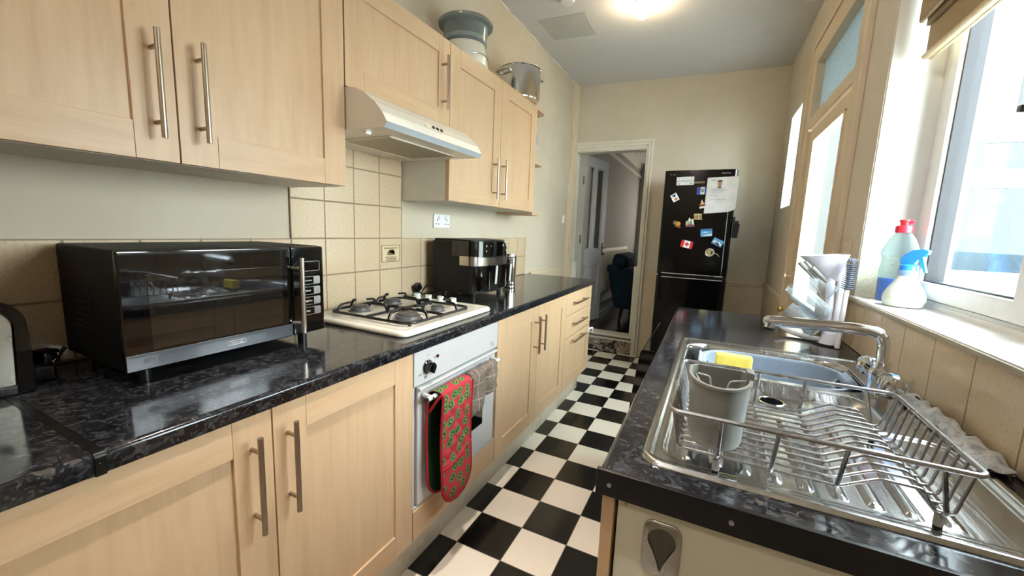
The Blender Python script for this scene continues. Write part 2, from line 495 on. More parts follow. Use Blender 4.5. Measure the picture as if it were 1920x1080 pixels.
# slot window reveal
b = MB()
b.box(1.932, XO, SY1-.004, SY1, SZ0, SZ1); b.box(1.932, XO, SY0, SY0+.004, SZ0, SZ1); b.box(1.932, XO, SY0, SY1, SZ1-.004, SZ1); b.box(1.932, XO, SY0, SY1, SZ0, SZ0+.004)
struct(b.build('trim_4', REVEAL, warp=wpr), 'white reveal of the slot window')
w2 = sthing('window_2', (2.14, 4.385, SZ0), 'narrow slot window')
b = MB()
for a in ((SY0, SY0+.03, SZ0, SZ1), (SY1-.03, SY1, SZ0, SZ1), (SY0, SY1, SZ0, SZ0+.03), (SY0, SY1, SZ1-.03, SZ1)): b.box(2.13, 2.17, a[0], a[1], a[2], a[3], .003)
b.build('window_frame', UPVC, w2)
b = MB(); b.box(2.148, 2.152, SY0+.02, SY1-.02, SZ0+.02, SZ1-.02); b.build('window_pane', GLASS, w2)

# ---- tiled splashbacks
b = MB()
b.box(0, .008, YB, 1.5985, .912, 1.2195); b.box(0, .008, 1.5985, 2.211, .912, 1.66); b.box(0, .008, 2.211, 3.746, .912, 1.2195)
struct(b.build('trim_5', TILE_L), 'speckled beige wall tiles above the left worktop')
b = MB(); b.box(1.922, 1.93, YB, WY1+.01, .912, 1.078)
struct(b.build('trim_6', TILE_R, warp=wpr), 'glossy cream tiles between sink worktop and window sill')
# window sill of white tiles with a bead along the front
b = MB().mat(plain('sill_white', '#EFEEE9', .2, var=.03)); b.box(1.918, 2.075, WY0, WY1-.005, 1.076, 1.09, .003)
b.mat(plain('sill_bead', '#A59A84', .4)); b.box(1.914, 1.924, WY0, WY1, 1.074, 1.086, .003)
struct(b.build('trim_7', warp=wpr), 'white tiled window sill')

# motif tile, printed plaque on one tile
tn = plain('motif_ink', '#6E5A3C', .5); tb = plain('motif_ground', '#C9B795', .35)
b = MB().mat(tb); b.box(.0082, .0096, 2.066, 2.194, 1.103, 1.185, .0004)
b.mat(tn)
for a in ((2.066, 2.194, 1.183, 1.186), (2.066, 2.194, 1.102, 1.105), (2.066, 2.0695, 1.102, 1.186), (2.1905, 2.194, 1.102, 1.186)): b.box(.0094, .0102, *a)
for y0, y1, z in ((2.082, 2.178, 1.171), (2.09, 2.17, 1.126), (2.096, 2.166, 1.118), (2.092, 2.168, 1.111)): b.box(.0094, .0101, y0, y1, z-.002, z+.002)
for k in range(9): b.box(.0101, .0103, 2.084+k*.0105, 2.089+k*.0105, 1.1685, 1.1735)
b.prism(arc(2.13, 1.137, .026, 0, 180, 12), 'x', .0094, .0103)
b.prism([(2.118, 1.15), (2.124, 1.166), (2.13, 1.155), (2.137, 1.167), (2.15, 1.162), (2.158, 1.15), (2.15, 1.14)], 'x', .0094, .0103)
tag(b.build('motif_tile_plaque', parent=None, loc=(.008, 2.13, 1.102)), 'small brown printed picture panel on the tile behind the hob', 'tile picture')

# ---- trims at the far end
b = MB(); b.box(0, .022, 4.775, YE, 0, ceil_z(0)); b.box(.0, .03, 4.80, 4.83, 0, ceil_z(0), .006); b.box(.0, .034, 4.88, YE, 0, 2.20, .006)
struct(b.build('trim_8', PAINT_D), 'cream boxed-in corner boards beside the doorway')
b = MB(); b.box(0, .026, 3.85, 4.775, .885, .92, .005); b.box(0, .008, 3.85, 4.775, .0, .885)
struct(b.build('trim_9', PAINT_D), 'cream dado rail on the left wall')
b = MB(); b.box(.83, 1.93, YE-.02, YE, .862, .895, .006); b.box(.83, 1.93, YE-.008, YE, .0, .862); b.box(.83, 1.93, YE-.013, YE, .838, .862, .004)
b.box(1.91, 1.93, 3.93, YE-.015, .862, .895, .006); b.box(1.922, 1.93, 3.93, YE, 0, .862); b.box(1.917, 1.93, 3.93, YE-.01, .838, .862, .004)
struct(b.build('trim_10', PAINT_D, warp=lambda v: (v.x + (RW(v.y)-1.93 if v.x > 1.7 else 0), v.y, v.z)), 'cream panelled dado with rail round the far corner')
# rough bead of plaster along ceiling and left wall
def bead(u, v):
    y = -1.2 + u*6.1; r = .008 + .006*math.sin(y*7)*math.sin(y*17+1) + .002*math.sin(y*41)
    a = v*PI/2
    return (.001 + r*math.sin(a), y, ceil_z(0)-.001 - r*math.cos(a))
b = MB(); b.grid(bead, 240, 4)
struct(b.build('trim_11', PAINT_W), 'rough caulked joint between ceiling and left wall')

# ---- doorway to the next room: architrave, lining, step
b = MB()
for k, (o, d) in enumerate(((0, .020), (.022, .028), (.046, .022))):
    b.box(.748+o, .748+o+.022, YE-d, YE, 0, 2.232-.018+k*0 - (.046-o)*1.0 + .018*0, .004)
    b.box(.0, .748+o+.022, YE-d-.0005, YE, 2.135+o*1.35, 2.135+o*1.35+.032, .005)
b.box(.748, .768, YE-.01, YE+.14, .14, 2.145); b.box(0, .768, YE-.01, YE+.14, 2.128, 2.150)
b.box(.0, .022, YE-.01, YE+.14, .14, 2.145)
b.box(.712, .750, YE+.03, YE+.14, .205, .945, .003); b.box(.02, .066, YE+.03, YE+.10, .205, .95, .003); b.box(.03, .056, YE+.024, YE+.03, .24, .92, .002)
struct(b.build('trim_12', PAINT_W), 'white moulded frame round the doorway')
rm, nt, out = mk('flaking_riser'); bs = bsdf(nt, out, None, .6)
v = wcoords(nt, (1, 1, 1.2))
n1 = noise(nt, v, 8, 3, .55, 1.2); n2 = noise(nt, v, 15, 3, .6, .8)
c = ramp(nt, n1, [(.0, lin('#26292A')), (.47, lin('#222526')), (.5, lin('#8D7D6C')), (.62, lin('#9B8B7A')), (.64, lin('#2A2826')), (1, lin('#2C2B2B'))])
c = mixc(nt, ramp(nt, n2, [(.60, (0, 0, 0, 1)), (.64, (1, 1, 1, 1))]), c, lin('#B9B0A4')); L(nt, c, bs.inputs[0]); bump(nt, bs, n1, .4, .006)
b = MB().mat(rm); b.box(0, .80, YE-.004, YE+.03, 0, .146)
b.mat(plain('step_brown', '#6F6257', .6)); b.box(0, .79, YE-.010, YE+.13, .146, .18)
b.mat(PAINT_W); b.box(0, .80, YE-.032, YE+.03, .143, .158, .004); b.box(0, .77, YE-.014, YE+.13, .18, .204, .003)
struct(b.build('trim_13'), 'worn step up into the next room')

# ---- the next room
FLW = plain('dark_floorboards', '#1B1512', .22, var=.3, vs=6)
GREYW = wallpaint('grey_wall', '#A9A69F', '#9A978F', .3, 1.0)
WX0, WX1, LY1, LZ1 = .10, 4.4, 8.5, 2.42
b = MB(); b.box(-.1, WX1, YE+.13, LY1, .08, .19); struct(b.build('floor_lounge', FLW), 'dark wooden floor of the next room')
b = MB(); b.box(WX0-.1, WX0, YE+.13, LY1, .19, 2.6); struct(b.build('wall_lounge_left', GREYW), 'grey left wall of the next room')
b = MB(); b.box(WX0, .24, LY1, LY1+.1, .19, 2.6); b.box(2.3, WX1, LY1, LY1+.1, .19, 2.6); b.box(.24, 2.3, LY1, LY1+.1, .19, .95); b.box(.24, 2.3, LY1, LY1+.1, 2.28, 2.6); struct(b.build('wall_lounge_far', GREYW), 'grey far wall of the next room')
b = MB(); b.box(WX1, WX1+.1, YE+.13, LY1, .19, 2.6); struct(b.build('wall_lounge_right', GREYW), 'grey right wall of the next room')
b = MB(); b.box(-.1, WX1+.1, YE+.13, LY1+.1, 2.55, 2.65); struct(b.build('ceiling_lounge', CEIL), 'ceiling of the next room')
b = MB(); b.box(WX0, WX0+.02, YE+.14, LY1, .19, .33, .004); b.box(WX0, WX0+.03, YE+.14, LY1, .19, .215, .006); struct(b.build('baseboard_lounge', plain('dark_skirting', '#3A4048', .3)), 'dark glossy skirting board in the next room')
b = MB(); b.prism([(WX0, 2.44), (WX0+.05, 2.55), (WX0, 2.55)], 'y', YE+.14, LY1); b.box(WX0, WX0+.018, YE+.14, LY1, 2.30, 2.35, .006)
struct(b.build('trim_14', PAINT_W), 'white picture rail in the next room')

# outer back wall of the house with the lounge window, seen through the kitchen window
REND = wallpaint('white_render', '#DFE3E4', '#C6CCCE', .3, 2)
b = MB(); b.box(XO, 2.95, 5.0, 5.13, -.3, 5.5); b.box(4.35, 7, 5.0, 5.13, -.3, 5.5); b.box(2.95, 4.35, 5.0, 5.13, 2.20, 5.5); b.box(2.95, 4.35, 5.0, 5.13, -.3, 1.02)
b.box(2.85, 4.45, 4.965, 5.0, 2.175, 2.20, .004)
struct(b.build('wall_outside', REND), 'white rendered outside wall across the yard')
w3 = sthing('window_3', (3.65, 5.03, 1.02), 'window of the next room seen across the yard')
b = MB()
for a in ((2.95, 3.03, 1.02, 2.20), (4.27, 4.35, 1.02, 2.20), (2.95, 4.35, 2.07, 2.20), (2.95, 4.35, 1.80, 1.87), (2.95, 4.35, 1.735, 1.795), (2.95, 4.35, 1.02, 1.10)): b.box(a[0], a[1], 5.01, 5.08, a[2], a[3], .004)
b.build('window_frame', UPVC, w3)
GLB = windowglass('blue_glass', '#8FB2BE', 1.2)
b = MB(); b.box(3.0, 4.3, 5.04, 5.046, 1.08, 2.1); b.build('window_pane', GLB, w3)
b = MB().mat(plain('curtain_grey', '#8F9AA3', .8))
b.grid(lambda u, v: (3.0+u*.62, 5.16+.015*math.sin(u*40), 1.05+v*1.1), 60, 2)
tag(b.build('curtain', sharp=80), 'grey curtain hanging inside the window across the yard', 'curtain')
b = MB(); b.box(XO, 8, -3, 5.0, -.3, -.2); struct(b.build('floor_yard', plain('concrete', '#B9B8B2', .8)), 'concrete yard outside')
b = MB(); b.box(5.2, 5.35, -3, 5.0, -.2, 1.2); struct(b.build('wall_yard', REND), 'pale yard boundary wall')
# dark framed upper window high on the outside wall
w4 = sthing('window_4', (3.6, 4.97, 2.27), 'dark framed bathroom window above')
b = MB()
for a in ((3.32, 3.36, 2.27, 3.1), (4.0, 4.04, 2.27, 3.1), (3.32, 4.04, 2.27, 2.31), (3.32, 4.04, 3.06, 3.1)): b.box(a[0], a[1], 4.95, 5.0, a[2], a[3])
b.build('window_frame', plain('dark_frame', '#0B080A', .4), w4)
b = MB(); b.box(3.34, 4.02, 4.975, 4.99, 2.29, 3.08); b.build('window_pane', plain('pale_pane', '#5A666E', .08), w4)

# ---- kitchen window (window_1)
w1 = sthing('window_1', (2.105, 1.6, 1.09), 'white plastic kitchen window over the sink')
b = MB()
FX0, FX1 = 2.075, 2.14
for a in ((WY1-.062, WY1-.006, 1.09, WZ1), (WY0+.006, WY0+.062, 1.09, WZ1)): b.box(FX0, FX1, a[0], a[1], a[2], a[3], .005)
b.box(FX0, FX1, WY0+.006, WY1-.006, 1.09, 1.114, .004); b.box(FX0, FX1, WY0+.006, WY1-.006, WZ1-.06, WZ1-.006, .005)
b.box(FX0-.012, FX1, 1.790, 1.857, 1.09, WZ1-.01, .006); b.box(2.069, FX1, WY0+.006, WY1-.006, 1.09, 1.104, .004)
b.build('window_frame', UPVC, w1, warp=wpr)
gk = plain('gasket_shade_black', '#15171C', .5)
def sash(y0, y1):
    z0, z1 = 1.116, WZ1-.064
    b = MB()
    b.box(2.062, 2.125, y0, y0+.052, z0, z1, .006); b.box(2.062, 2.125, y1-.052, y1, z0, z1, .006)
    b.box(2.0626, 2.1244, y0+.0006, y1-.0006, z0+.0006, z0+.052, .006); b.box(2.0626, 2.1244, y0+.0006, y1-.0006, z1-.052, z1-.0006, .006)
    s = b.build('sash', UPVC, w1, warp=wpr)
    b = MB()
    for a in ((y0+.045, y0+.057, z0+.049, z1-.049), (y1-.060, y1-.045, z0+.049, z1-.049), (y0+.049, y1-.049, z0+.049, z0+.057), (y0+.049, y1-.049, z1-.057, z1-.049)):
        b.box(2.075, 2.12, *a)
    if y1 > 2.2: b.box(2.070, 2.12, y1-.001, y1+.0095, z0, z1)  # black strip filling the sash gap, painting its shade
    b.build('gasket_and_gap_shade', gk, s, warp=wpr)
    b = MB(); b.box(2.098, 2.102, y0+.05, y1-.05, z0+.05, z1-.05); b.build('window_pane', GLASS, s, warp=wpr)
sash(1.861, WY1-.072); sash(WY0+.066, 1.786)

# ---- back door (door_1) with transom light
d1 = sthing('door_1', (1.93, 3.3, 0), 'painted back door with tall glass and a light above')
b = MB()
b.box(1.915, 2.0, DY0-.055, DY0+.075, 0, DZ1+.06, .004); b.box(1.915, 2.0, DY1-.055, DY1+.09, 0, DZ1+.06, .004)
b.box(1.9155, 1.9995, DY0, DY1, 2.36, DZ1+.059, .004); b.box(1.9155, 1.9995, DY0, DY1, 1.965, 2.03, .004)
b.box(1.905, 1.93, DY0-.058, DY0-.02, 0, DZ1+.06, .005); b.box(1.905, 1.93, DY1+.055, DY1+.093, 0, DZ1+.06, .005); b.box(1.9055, 1.93, DY0-.05, DY1+.09, DZ1+.03, DZ1+.065, .005)
b.build('door_frame', PAINT_D, d1, warp=wpr)
b = MB()
y0, y1 = DY0+.0745, DY1-.0545
b.box(1.93, 1.975, y0, 2.975, .03, 1.955, .003); b.box(1.93, 1.975, 3.605, y1, .03, 1.955, .003)
b.box(1.93, 1.975, 2.975, 3.605, 1.885, 1.955, .003); b.box(1.93, 1.975, 2.975, 3.605, .03, .93, .003)
for a in ((2.975, 2.99, .93, 1.885), (3.59, 3.605, .93, 1.885), (2.975, 3.605, 1.87, 1.885), (2.975, 3.605, .93, .945)): b.box(1.922, 1.945, *a, .004)
dl = b.build('door_leaf', PAINT_D, d1, warp=wpr)
b = MB(); b.box(1.955, 1.96, 2.97, 3.61, .925, 1.89); b.build('door_glass', FROST2, dl, warp=wpr)
b = MB(); b.box(1.957, 1.962, 2.87, 3.75, 2.025, 2.37); b.build('transom_glass', FROST, d1, warp=wpr)
b = MB(); b.lathe([(.012, 0), (.012, .004), (.006, .008), (.006, .03), (.014, .036), (.020, .046), (.019, .056), (.010, .062), (.001, .063)], rot('Y', -90, (1.93, 3.66, .845)) @ Matrix.Translation((1.93, 3.66, .845)), 20)
b.build('door_knob', BRASS, dl, warp=wpr)
b = MB(); b.box(1.924, 1.93, 3.665, 3.69, 1.02, 1.09, .002); b.build('lock_plate', PAINT_D, dl, warp=wpr)
b = MB(); b.cyl((1.93, 3.678, 1.06), (1.885, 3.678, 1.06), .0035, 8); b.tube([(1.885, 3.678+.013*math.cos(t*PI/6), 1.06+.013*math.sin(t*PI/6)) for t in range(12)], .004, 6, closed=True)
b.build('key', plain('pale_key', '#DCCFAE', .35, metal=.3), dl, warp=wpr)
b = MB(); b.box(1.918, 1.93, 2.60, 2.67, 1.205, 1.30, .002); b.box(1.912, 1.92, 2.615, 2.655, 1.215, 1.285, .003)
tag(b.build('light_switch', PAINT_D, warp=wpr), 'small painted-over switch plate on the pier beside the back door', 'switch')
# outer reveal of the back door, seen through the glass
b = MB().mat(UPVC); b.box(1.98, 2.02, DY1-.012, DY1, 0, DZ1)
b.mat(plain('grey_batten', '#07080A', .6)); b.box(2.02, 2.10, DY1-.016, DY1, 0, DZ1)
b.mat(wallpaint('pebbledash', '#E8E9E6', '#9C9A90', .5, 45)); b.box(2.10, XO, DY1-.012, DY1, 0, DZ1)
struct(b.build('trim_15'), 'outer reveal of the back door')

w5 = sthing('window_5', (1.27, 8.55, .95), 'far window of the next room')
b = MB()
for a in ((.24, .30, .95, 2.28), (2.24, 2.30, .95, 2.28), (1.24, 1.30, .95, 2.28), (.24, 2.3, .95, 1.01), (.24, 2.3, 2.22, 2.28)): b.box(a[0], a[1], 8.52, 8.58, a[2], a[3], .003)
b.build('window_frame', UPVC, w5)
b = MB(); b.box(.28, 2.26, 8.548, 8.552, .99, 2.24); b.build('window_pane', windowglass('netted_glass', '#98958F'), w5)
# ------------------------------------------------------------------ cabinets on the left
def bar_handle(a, bpt, out, r=.006, inset=.035):
    """bar between a and b standing off along 'out' (distance vector from the front face)"""
    b = MB(); A = Vector(a); B = Vector(bpt); d = (B-A).normalized(); o = Vector(out)
    b.cyl(A, B, r, 14)
    for p in (A + d*inset, B - d*inset): b.cyl(p, p - o, r*.8, 10)
    return b
def shaker(parent, xf, y0, y1, z0, z1, name='door', st=.083, rt=.08, handle=None, slab=False):
    b = MB(); g = .0015
    y0 += g; y1 -= g; t = .02
    if slab:
        b.mat(W_H).box(xf-t, xf, y0, y1, z0, z1, .002)
    else:
        b.mat(W_V); b.box(xf-t, xf, y0, y0+st, z0, z1, .0015); b.box(xf-t, xf, y1-st, y1, z0, z1, .0015)
        b.box(xf-t, xf-.007, y0+st-.004, y1-st+.004, z0+rt-.004, z1-rt+.004)
        b.mat(W_H); b.box(xf-t, xf, y0+st+.0004, y1-st-.0004, z0, z0+rt, .0012); b.box(xf-t, xf, y0+st+.0004, y1-st-.0004, z1-rt, z1, .0012)
    d = b.build(name, parent=parent)
    if handle:
        A, B = handle
        bar_handle((xf+.033, A[0], A[1]), (xf+.033, B[0], B[1]), (.033, 0, 0)).build('bar_handle', NICK, d)
    return d
DF, ZB, ZT = .600, .182, .871
def base_unit(y0, y1, label, name='base_cabinet'):
    t = thing(name, label, 'cabinet', (.3, (y0+y1)/2, .17), 'maple base cabinets under the left worktop')
    b = MB(); b.box(.02, DF-.022, y0+.001, y1-.001, .172, ZT); b.build('carcass', CARC, t)
    return t
t = base_unit(.638, 1.5965, 'double maple base cabinet nearest the camera, under the microwave')
shaker(t, DF, .638, 1.1178, ZB, ZT, handle=((1.070, .605), (1.070, .830)))
shaker(t, DF, 1.1178, 1.5965, ZB, ZT, handle=((1.153, .607), (1.153, .832)))
t = base_unit(2.183, 3.150, 'double maple base cabinet between the oven and the drawers')
shaker(t, DF, 2.183, 2.663, ZB, ZT, handle=((2.612, .607), (2.612, .817)))
shaker(t, DF, 2.663, 3.150, ZB, ZT, handle=((2.700, .607), (2.700, .815)))
t = base_unit(3.151, 3.762, 'maple unit of three drawers at the far end of the worktop', 'drawer_unit'); t['category'] = 'drawers'
for z0, z1, sl, hz in ((.716, ZT, True, .795), (.556, .712, True, .645), (ZB, .552, False, .520)):
    shaker(t, DF, 3.151, 3.762, z0, z1, 'drawer', slab=sl, handle=((3.27, hz), (3.565, hz)))
b = MB(); b.tube(soft([(.603, 3.725, .515), (.622, 3.75, .525), (.625, 3.785, .515), (.618, 3.80, .475)], .015), .008, 8, flat=(1, .5)); b.box(.601, .607, 3.722, 3.75, .49, .53, .002)
tag(b.build('child_lock', WPLA), 'white plastic strap lock on the corner of the bottom drawer', 'lock')
b = MB(); b.box(.5, .527, YB, 3.745, 0, .168); b.box(.02, .527, 3.735, 3.752, 0, .168)
tag(b.build('plinth', plain('plinth_grey', '#C8BDA8', .35, var=.08)), 'pale kickboard along the floor under the left cabinets', 'kickboard')
# near corner base unit just outside the left edge of the picture
t = base_unit(-.35, .637, 'maple base cabinet left of the double unit, at the frame edge')
shaker(t, DF, .14, .637, ZB, ZT)

# worktops
def wt(y0, y1, x0=.0, x1=.609, m=LAM, z=.91, th=.038):
    r = .011
    poly = [(x0, z-th), (x1-.004, z-th)] + [(x1-r+r*math.sin(a), z-r+r*math.cos(a)) for a in [PI/2*k/6 for k in range(6, -1, -1)]] + [(x0, z)]
    b = MB(); b.prism(poly, 'y', y0, y1); return b
tag(wt(.840, 3.824, .001).build('worktop', LAM), 'long black speckled worktop carrying the hob and microwave', 'worktop')
tag(wt(YB, .826, .001).build('worktop', LAM), 'short black speckled worktop under the toaster', 'worktop')
b = wt(.8262, .8398, .001, .612, BLKP, .9115, .041); b.sphere((.6125, .831, .893), .0022, None, 8, 6)
tag(b.build('joint_strip', BLKP), 'black joining strip across the left worktop', 'joint strip')

# wall cabinets
UF, UZ0, UZ1 = .291, 1.411, 2.115
def wall_unit(y0, y1, z0, label):
    t = thing('wall_cabinet', label, 'cabinet', (.15, (y0+y1)/2, z0), 'maple wall cabinets on the left wall')
    b = MB(); b.box(.001, UF-.022, y0+.001, y1-.001, z0, UZ1); b.build('carcass', CARC, t)
    return t
t = wall_unit(.634, 1.613, UZ0-.001, 'double maple wall cabinet nearest the camera, above the microwave')
shaker(t, UF, .634, 1.124, UZ0, UZ1, handle=((1.081, 1.459), (1.081, 1.688)))
shaker(t, UF, 1.124, 1.613, UZ0, UZ1, handle=((1.172, 1.465), (1.172, 1.692)))
t = wall_unit(1.615, 2.2145, 1.742, 'short maple wall cabinet above the cooker hood')
shaker(t, UF, 1.615, 2.2145, 1.742, UZ1, handle=((2.153, 1.806), (2.153, 2.032)), rt=.072)
t = wall_unit(2.2155, 3.2256, UZ0-.001, 'double maple wall cabinet under the steamer and the pot')
shaker(t, UF, 2.2155, 2.7205, UZ0, UZ1, handle=((2.641, 1.452), (2.641, 1.678)))
shaker(t, UF, 2.7205, 3.2256, UZ0, UZ1, handle=((2.742, 1.454), (2.742, 1.682)))
t = wall_unit(-.35, .632, UZ0-.001, 'maple wall cabinet at the top left frame edge')
shaker(t, UF, .14, .632, UZ0, UZ1)
t = thing('end_shelf_unit', 'open rounded end shelves beside the last wall cabinet', 'shelves', (.13, 3.33, 1.40))
def qsh(z):
    return [(.003, 3.2262), (.283, 3.2262)] + arc(.203, 3.345, .08, 0, 55, 6) + [(.19, 3.435), (.10, 3.452), (.003, 3.455)]
for z in (1.392, 1.742, 2.096):
    b = MB(); b.prism(qsh(z), 'z', z, z+.017); b.build('shelf', W_H, t)
b = MB(); b.box(.001, .0025, 3.2262, 3.44, 1.392, 2.113); b.build('back_panel', W_V, t)

# ------------------------------------------------------------------ cooker hood
t = thing('cooker_hood', 'white cooker hood under the short wall cabinet', 'cooker hood', (.24, 1.915, 1.597))
prof = [(.004, 1.600), (.456, 1.598), (.472, 1.614), (.452, 1.646), (.420, 1.679), (.378, 1.711), (.333, 1.732), (.296, 1.738), (.004, 1.738)]
b = MB(); b.prism(prof, 'y', 1.617, 2.212, b=.0015); b.build('hood_body', plain('hood_enamel', '#E2DACB', .25, coat=.2, var=.02), t, sharp=25)
b = MB()
b.prism([(.4575, 1.5972), (.4745, 1.6142), (.4728, 1.6150), (.4560, 1.5982)], 'y', 1.617, 2.2125)
b.build('front_lip', plain('lip_grey', '#AEB6BC', .3), t)
fm, nt, out = mk('grease_filter'); bs = bsdf(nt, out, None, .45, .3)
v = wcoords(nt, (1, 1, 1)); wv = N(nt, 'ShaderNodeTexWave', wave_type='BANDS', bands_direction='X'); wv.inputs['Scale'].default_value = 20; L(nt, v, wv.inputs[0])
wv2 = N(nt, 'ShaderNodeTexWave', wave_type='BANDS', bands_direction='Y'); wv2.inputs['Scale'].default_value = 28; L(nt, v, wv2.inputs[0])
L(nt, mixc(nt, ramp(nt, mathn(nt, 'MULTIPLY', wv.outputs['Fac'], mathn(nt, 'ADD', wv2.outputs['Fac'], .5)), [(.2, (0, 0, 0, 1)), (.6, (1, 1, 1, 1))]), lin('#5E5543'), lin('#BDB197')), bs.inputs[0])
b = MB(); b.box(.135, .372, 1.735, 2.125, 1.5955, 1.6005); b.build('grease_filter', fm, t)
b = MB(); b.box(.128, .135, 1.73, 2.13, 1.594, 1.60); b.box(.372, .379, 1.73, 2.13, 1.594, 1.60); b.box(.128, .379, 1.728, 1.735, 1.594, 1.60); b.box(.128, .379, 2.125, 2.132, 1.594, 1.60)
b.build('filter_frame', CREAM, t)
for y in (1.66, 2.175):
    b = MB(); b.box(.33, .35, y-.012, y+.012, 1.592, 1.60, .002); b.build('clip', SSP, t)
b = MB().mat(plain('panel_cream', '#DDD3BD', .35))
n = Vector((.78, 0, .62)); up = Vector((-.62, 0, .78)); c0 = Vector((.4475, 1.915, 1.6535))
Mp = Matrix(((0, up.x, n.x, c0.x), (1, 0, 0, c0.y), (0, up.z, n.z, c0.z), (0, 0, 0, 1)))
el = [(.078*math.copysign(abs(math.cos(a))**.6, math.cos(a)), .012*math.copysign(abs(math.sin(a))**.8, math.sin(a))) for a in [2*PI*k/28 for k in range(28)]]
b.prism(el, 'z', -.001, .003, M=Mp)
cp = b.build('control_panel', parent=t)
b = MB(); 
for s in (-1, -.15, .7):
    b = MB(); b.cyl(Mp @ Vector((s*.03, 0, .002)), Mp @ Vector((s*.03, 0, .008)), .006, 10); b.build('button', BLKP, cp)

# ------------------------------------------------------------------ oven
OY0, OY1 = 1.5985, 2.181
t = thing('oven', 'white built-in single oven with red glove on its rail', 'oven', (.3, 1.89, .17))
b = MB(); b.box(.03, .575, OY0, OY1, .172, .871); b.build('oven_body', plain('oven_dark', '#1A1A1A', .5), t)
b = MB(); b.box(.575, .602, OY0+.001, OY1-.001, .750, .869, .004); cp = b.build('control_panel', ENAM, t)
b = MB(); b.box(.576, .590, OY0+.002, OY0+.016, .30, .744); b.box(.576, .590, OY1-.014, OY1-.002, .30, .744); b.box(.576, .596, OY0+.002, OY1-.002, .295, .303); b.build('door_surround', ENAM, t)
b = MB(); b.box(.578, .600, OY0+.022, OY1-.018, .306, .735, .005)
b.prism([(.578, .728), (.606, .728), (.611, .736), (.609, .742), (.578, .744)], 'y', OY0+.022, OY1-.018)
od = b.build('oven_door', ENAM, t)
b = MB(); b.box(.598, .6015, 1.735, 2.06, .428, .62, .002); b.build('oven_window', BLKG, od)
b = MB(); b.cyl((.644, 1.615, .713), (.644, 2.115, .713), .0085, 16)
for y in (1.635, 2.098):
    b.tube(soft([(.644, y, .713), (.625, y+(.006 if y < 1.8 else .014), .713), (.60, y+(.008 if y < 1.8 else .02), .713)], .012), .0085, 12)
h = b.build('towel_rail', ENAM, od)
for a in (((.644, 1.609, .713), (.644, 1.618, .713), .0075), ((.645, 2.114, .713), (.645, 2.119, .713), .006), ((.650, 1.637, .7135), (.6535, 1.637, .7135), .004)):
    b = MB(); b.cyl(*a, 14); b.build('end_cap', BLKP, h)
b = MB(); b.lathe([(.024, 0), (.024, .004), (.020, .006), (.0185, .024), (.017, .027), (.001, .028)], face_x(.602, 1.668, .806), 24)
b.box(.626, .634, 1.6635, 1.6725, .787, .825, .003); b.build('dial', BLKG, cp)
b = MB(); b.cyl((.602, 1.724, .829), (.605, 1.724, .829), .0065, 14); b.build('pilot_light', plain('dark_red', '#3A1214', .2), cp)
PM = plain('grey_print', '#55585A', .5)
for s, dy, dz in (('0', .004, .039), ('50', .040, .022), ('100', .040, -.012), ('150', .022, -.033), ('200', -.010, -.036), ('250', -.040, -.02)):
    b = MB(); b.text(s, .011, face_x(.6022, 1.668+dy, .806+dz), .0002); b.build('printed_mark', PM, cp)
b = MB(); b.text('CL', .024, face_x(.6022, 2.128, .775), .0003); b.build('maker_mark', PM, cp)
b = MB(); b.mat(W_H).box(.58, .600, OY0+.001, OY1-.001, ZB, .294, .0015); b.build('filler_panel', parent=t)

# oven glove: one strip of two padded ends hung over the rail
gm, nt, out = mk('glove_red'); bs = bsdf(nt, out, None, .85, spec=.2)
v = coords(nt); sp = nt.nodes.new('ShaderNodeSeparateXYZ'); L(nt, v, sp.inputs[0])
cb = nt.nodes.new('ShaderNodeCombineXYZ'); L(nt, sp.outputs[1], cb.inputs[0]); L(nt, mathn(nt, 'SUBTRACT', sp.outputs[2], sp.outputs[0]), cb.inputs[1])
vo = N(nt, 'ShaderNodeTexVoronoi', voronoi_dimensions='2D'); vo.inputs['Scale'].default_value = 21; vo.inputs['Randomness'].default_value = .55; L(nt, cb.outputs[0], vo.inputs['Vector'])
dots = ramp(nt, vo.outputs['Distance'], [(.0, lin('#7DA06A')), (.07, lin('#7DA06A')), (.10, lin('#1D4526')), (.22, lin('#1D4526')), (.235, lin('#3E8A4C')), (.36, lin('#2F7A42')), (.39, lin('#A8343C')), (1, lin('#AE3C44'))])
L(nt, mixc(nt, mathn(nt, 'MULTIPLY', noise(nt, v, 60, 3), .25), dots, lin('#A52B34')), bs.inputs[0])
LIN = plain('glove_lining', '#12301C', .95, spec=.1); REDB = plain('red_binding', '#98222B', .8, spec=.2)
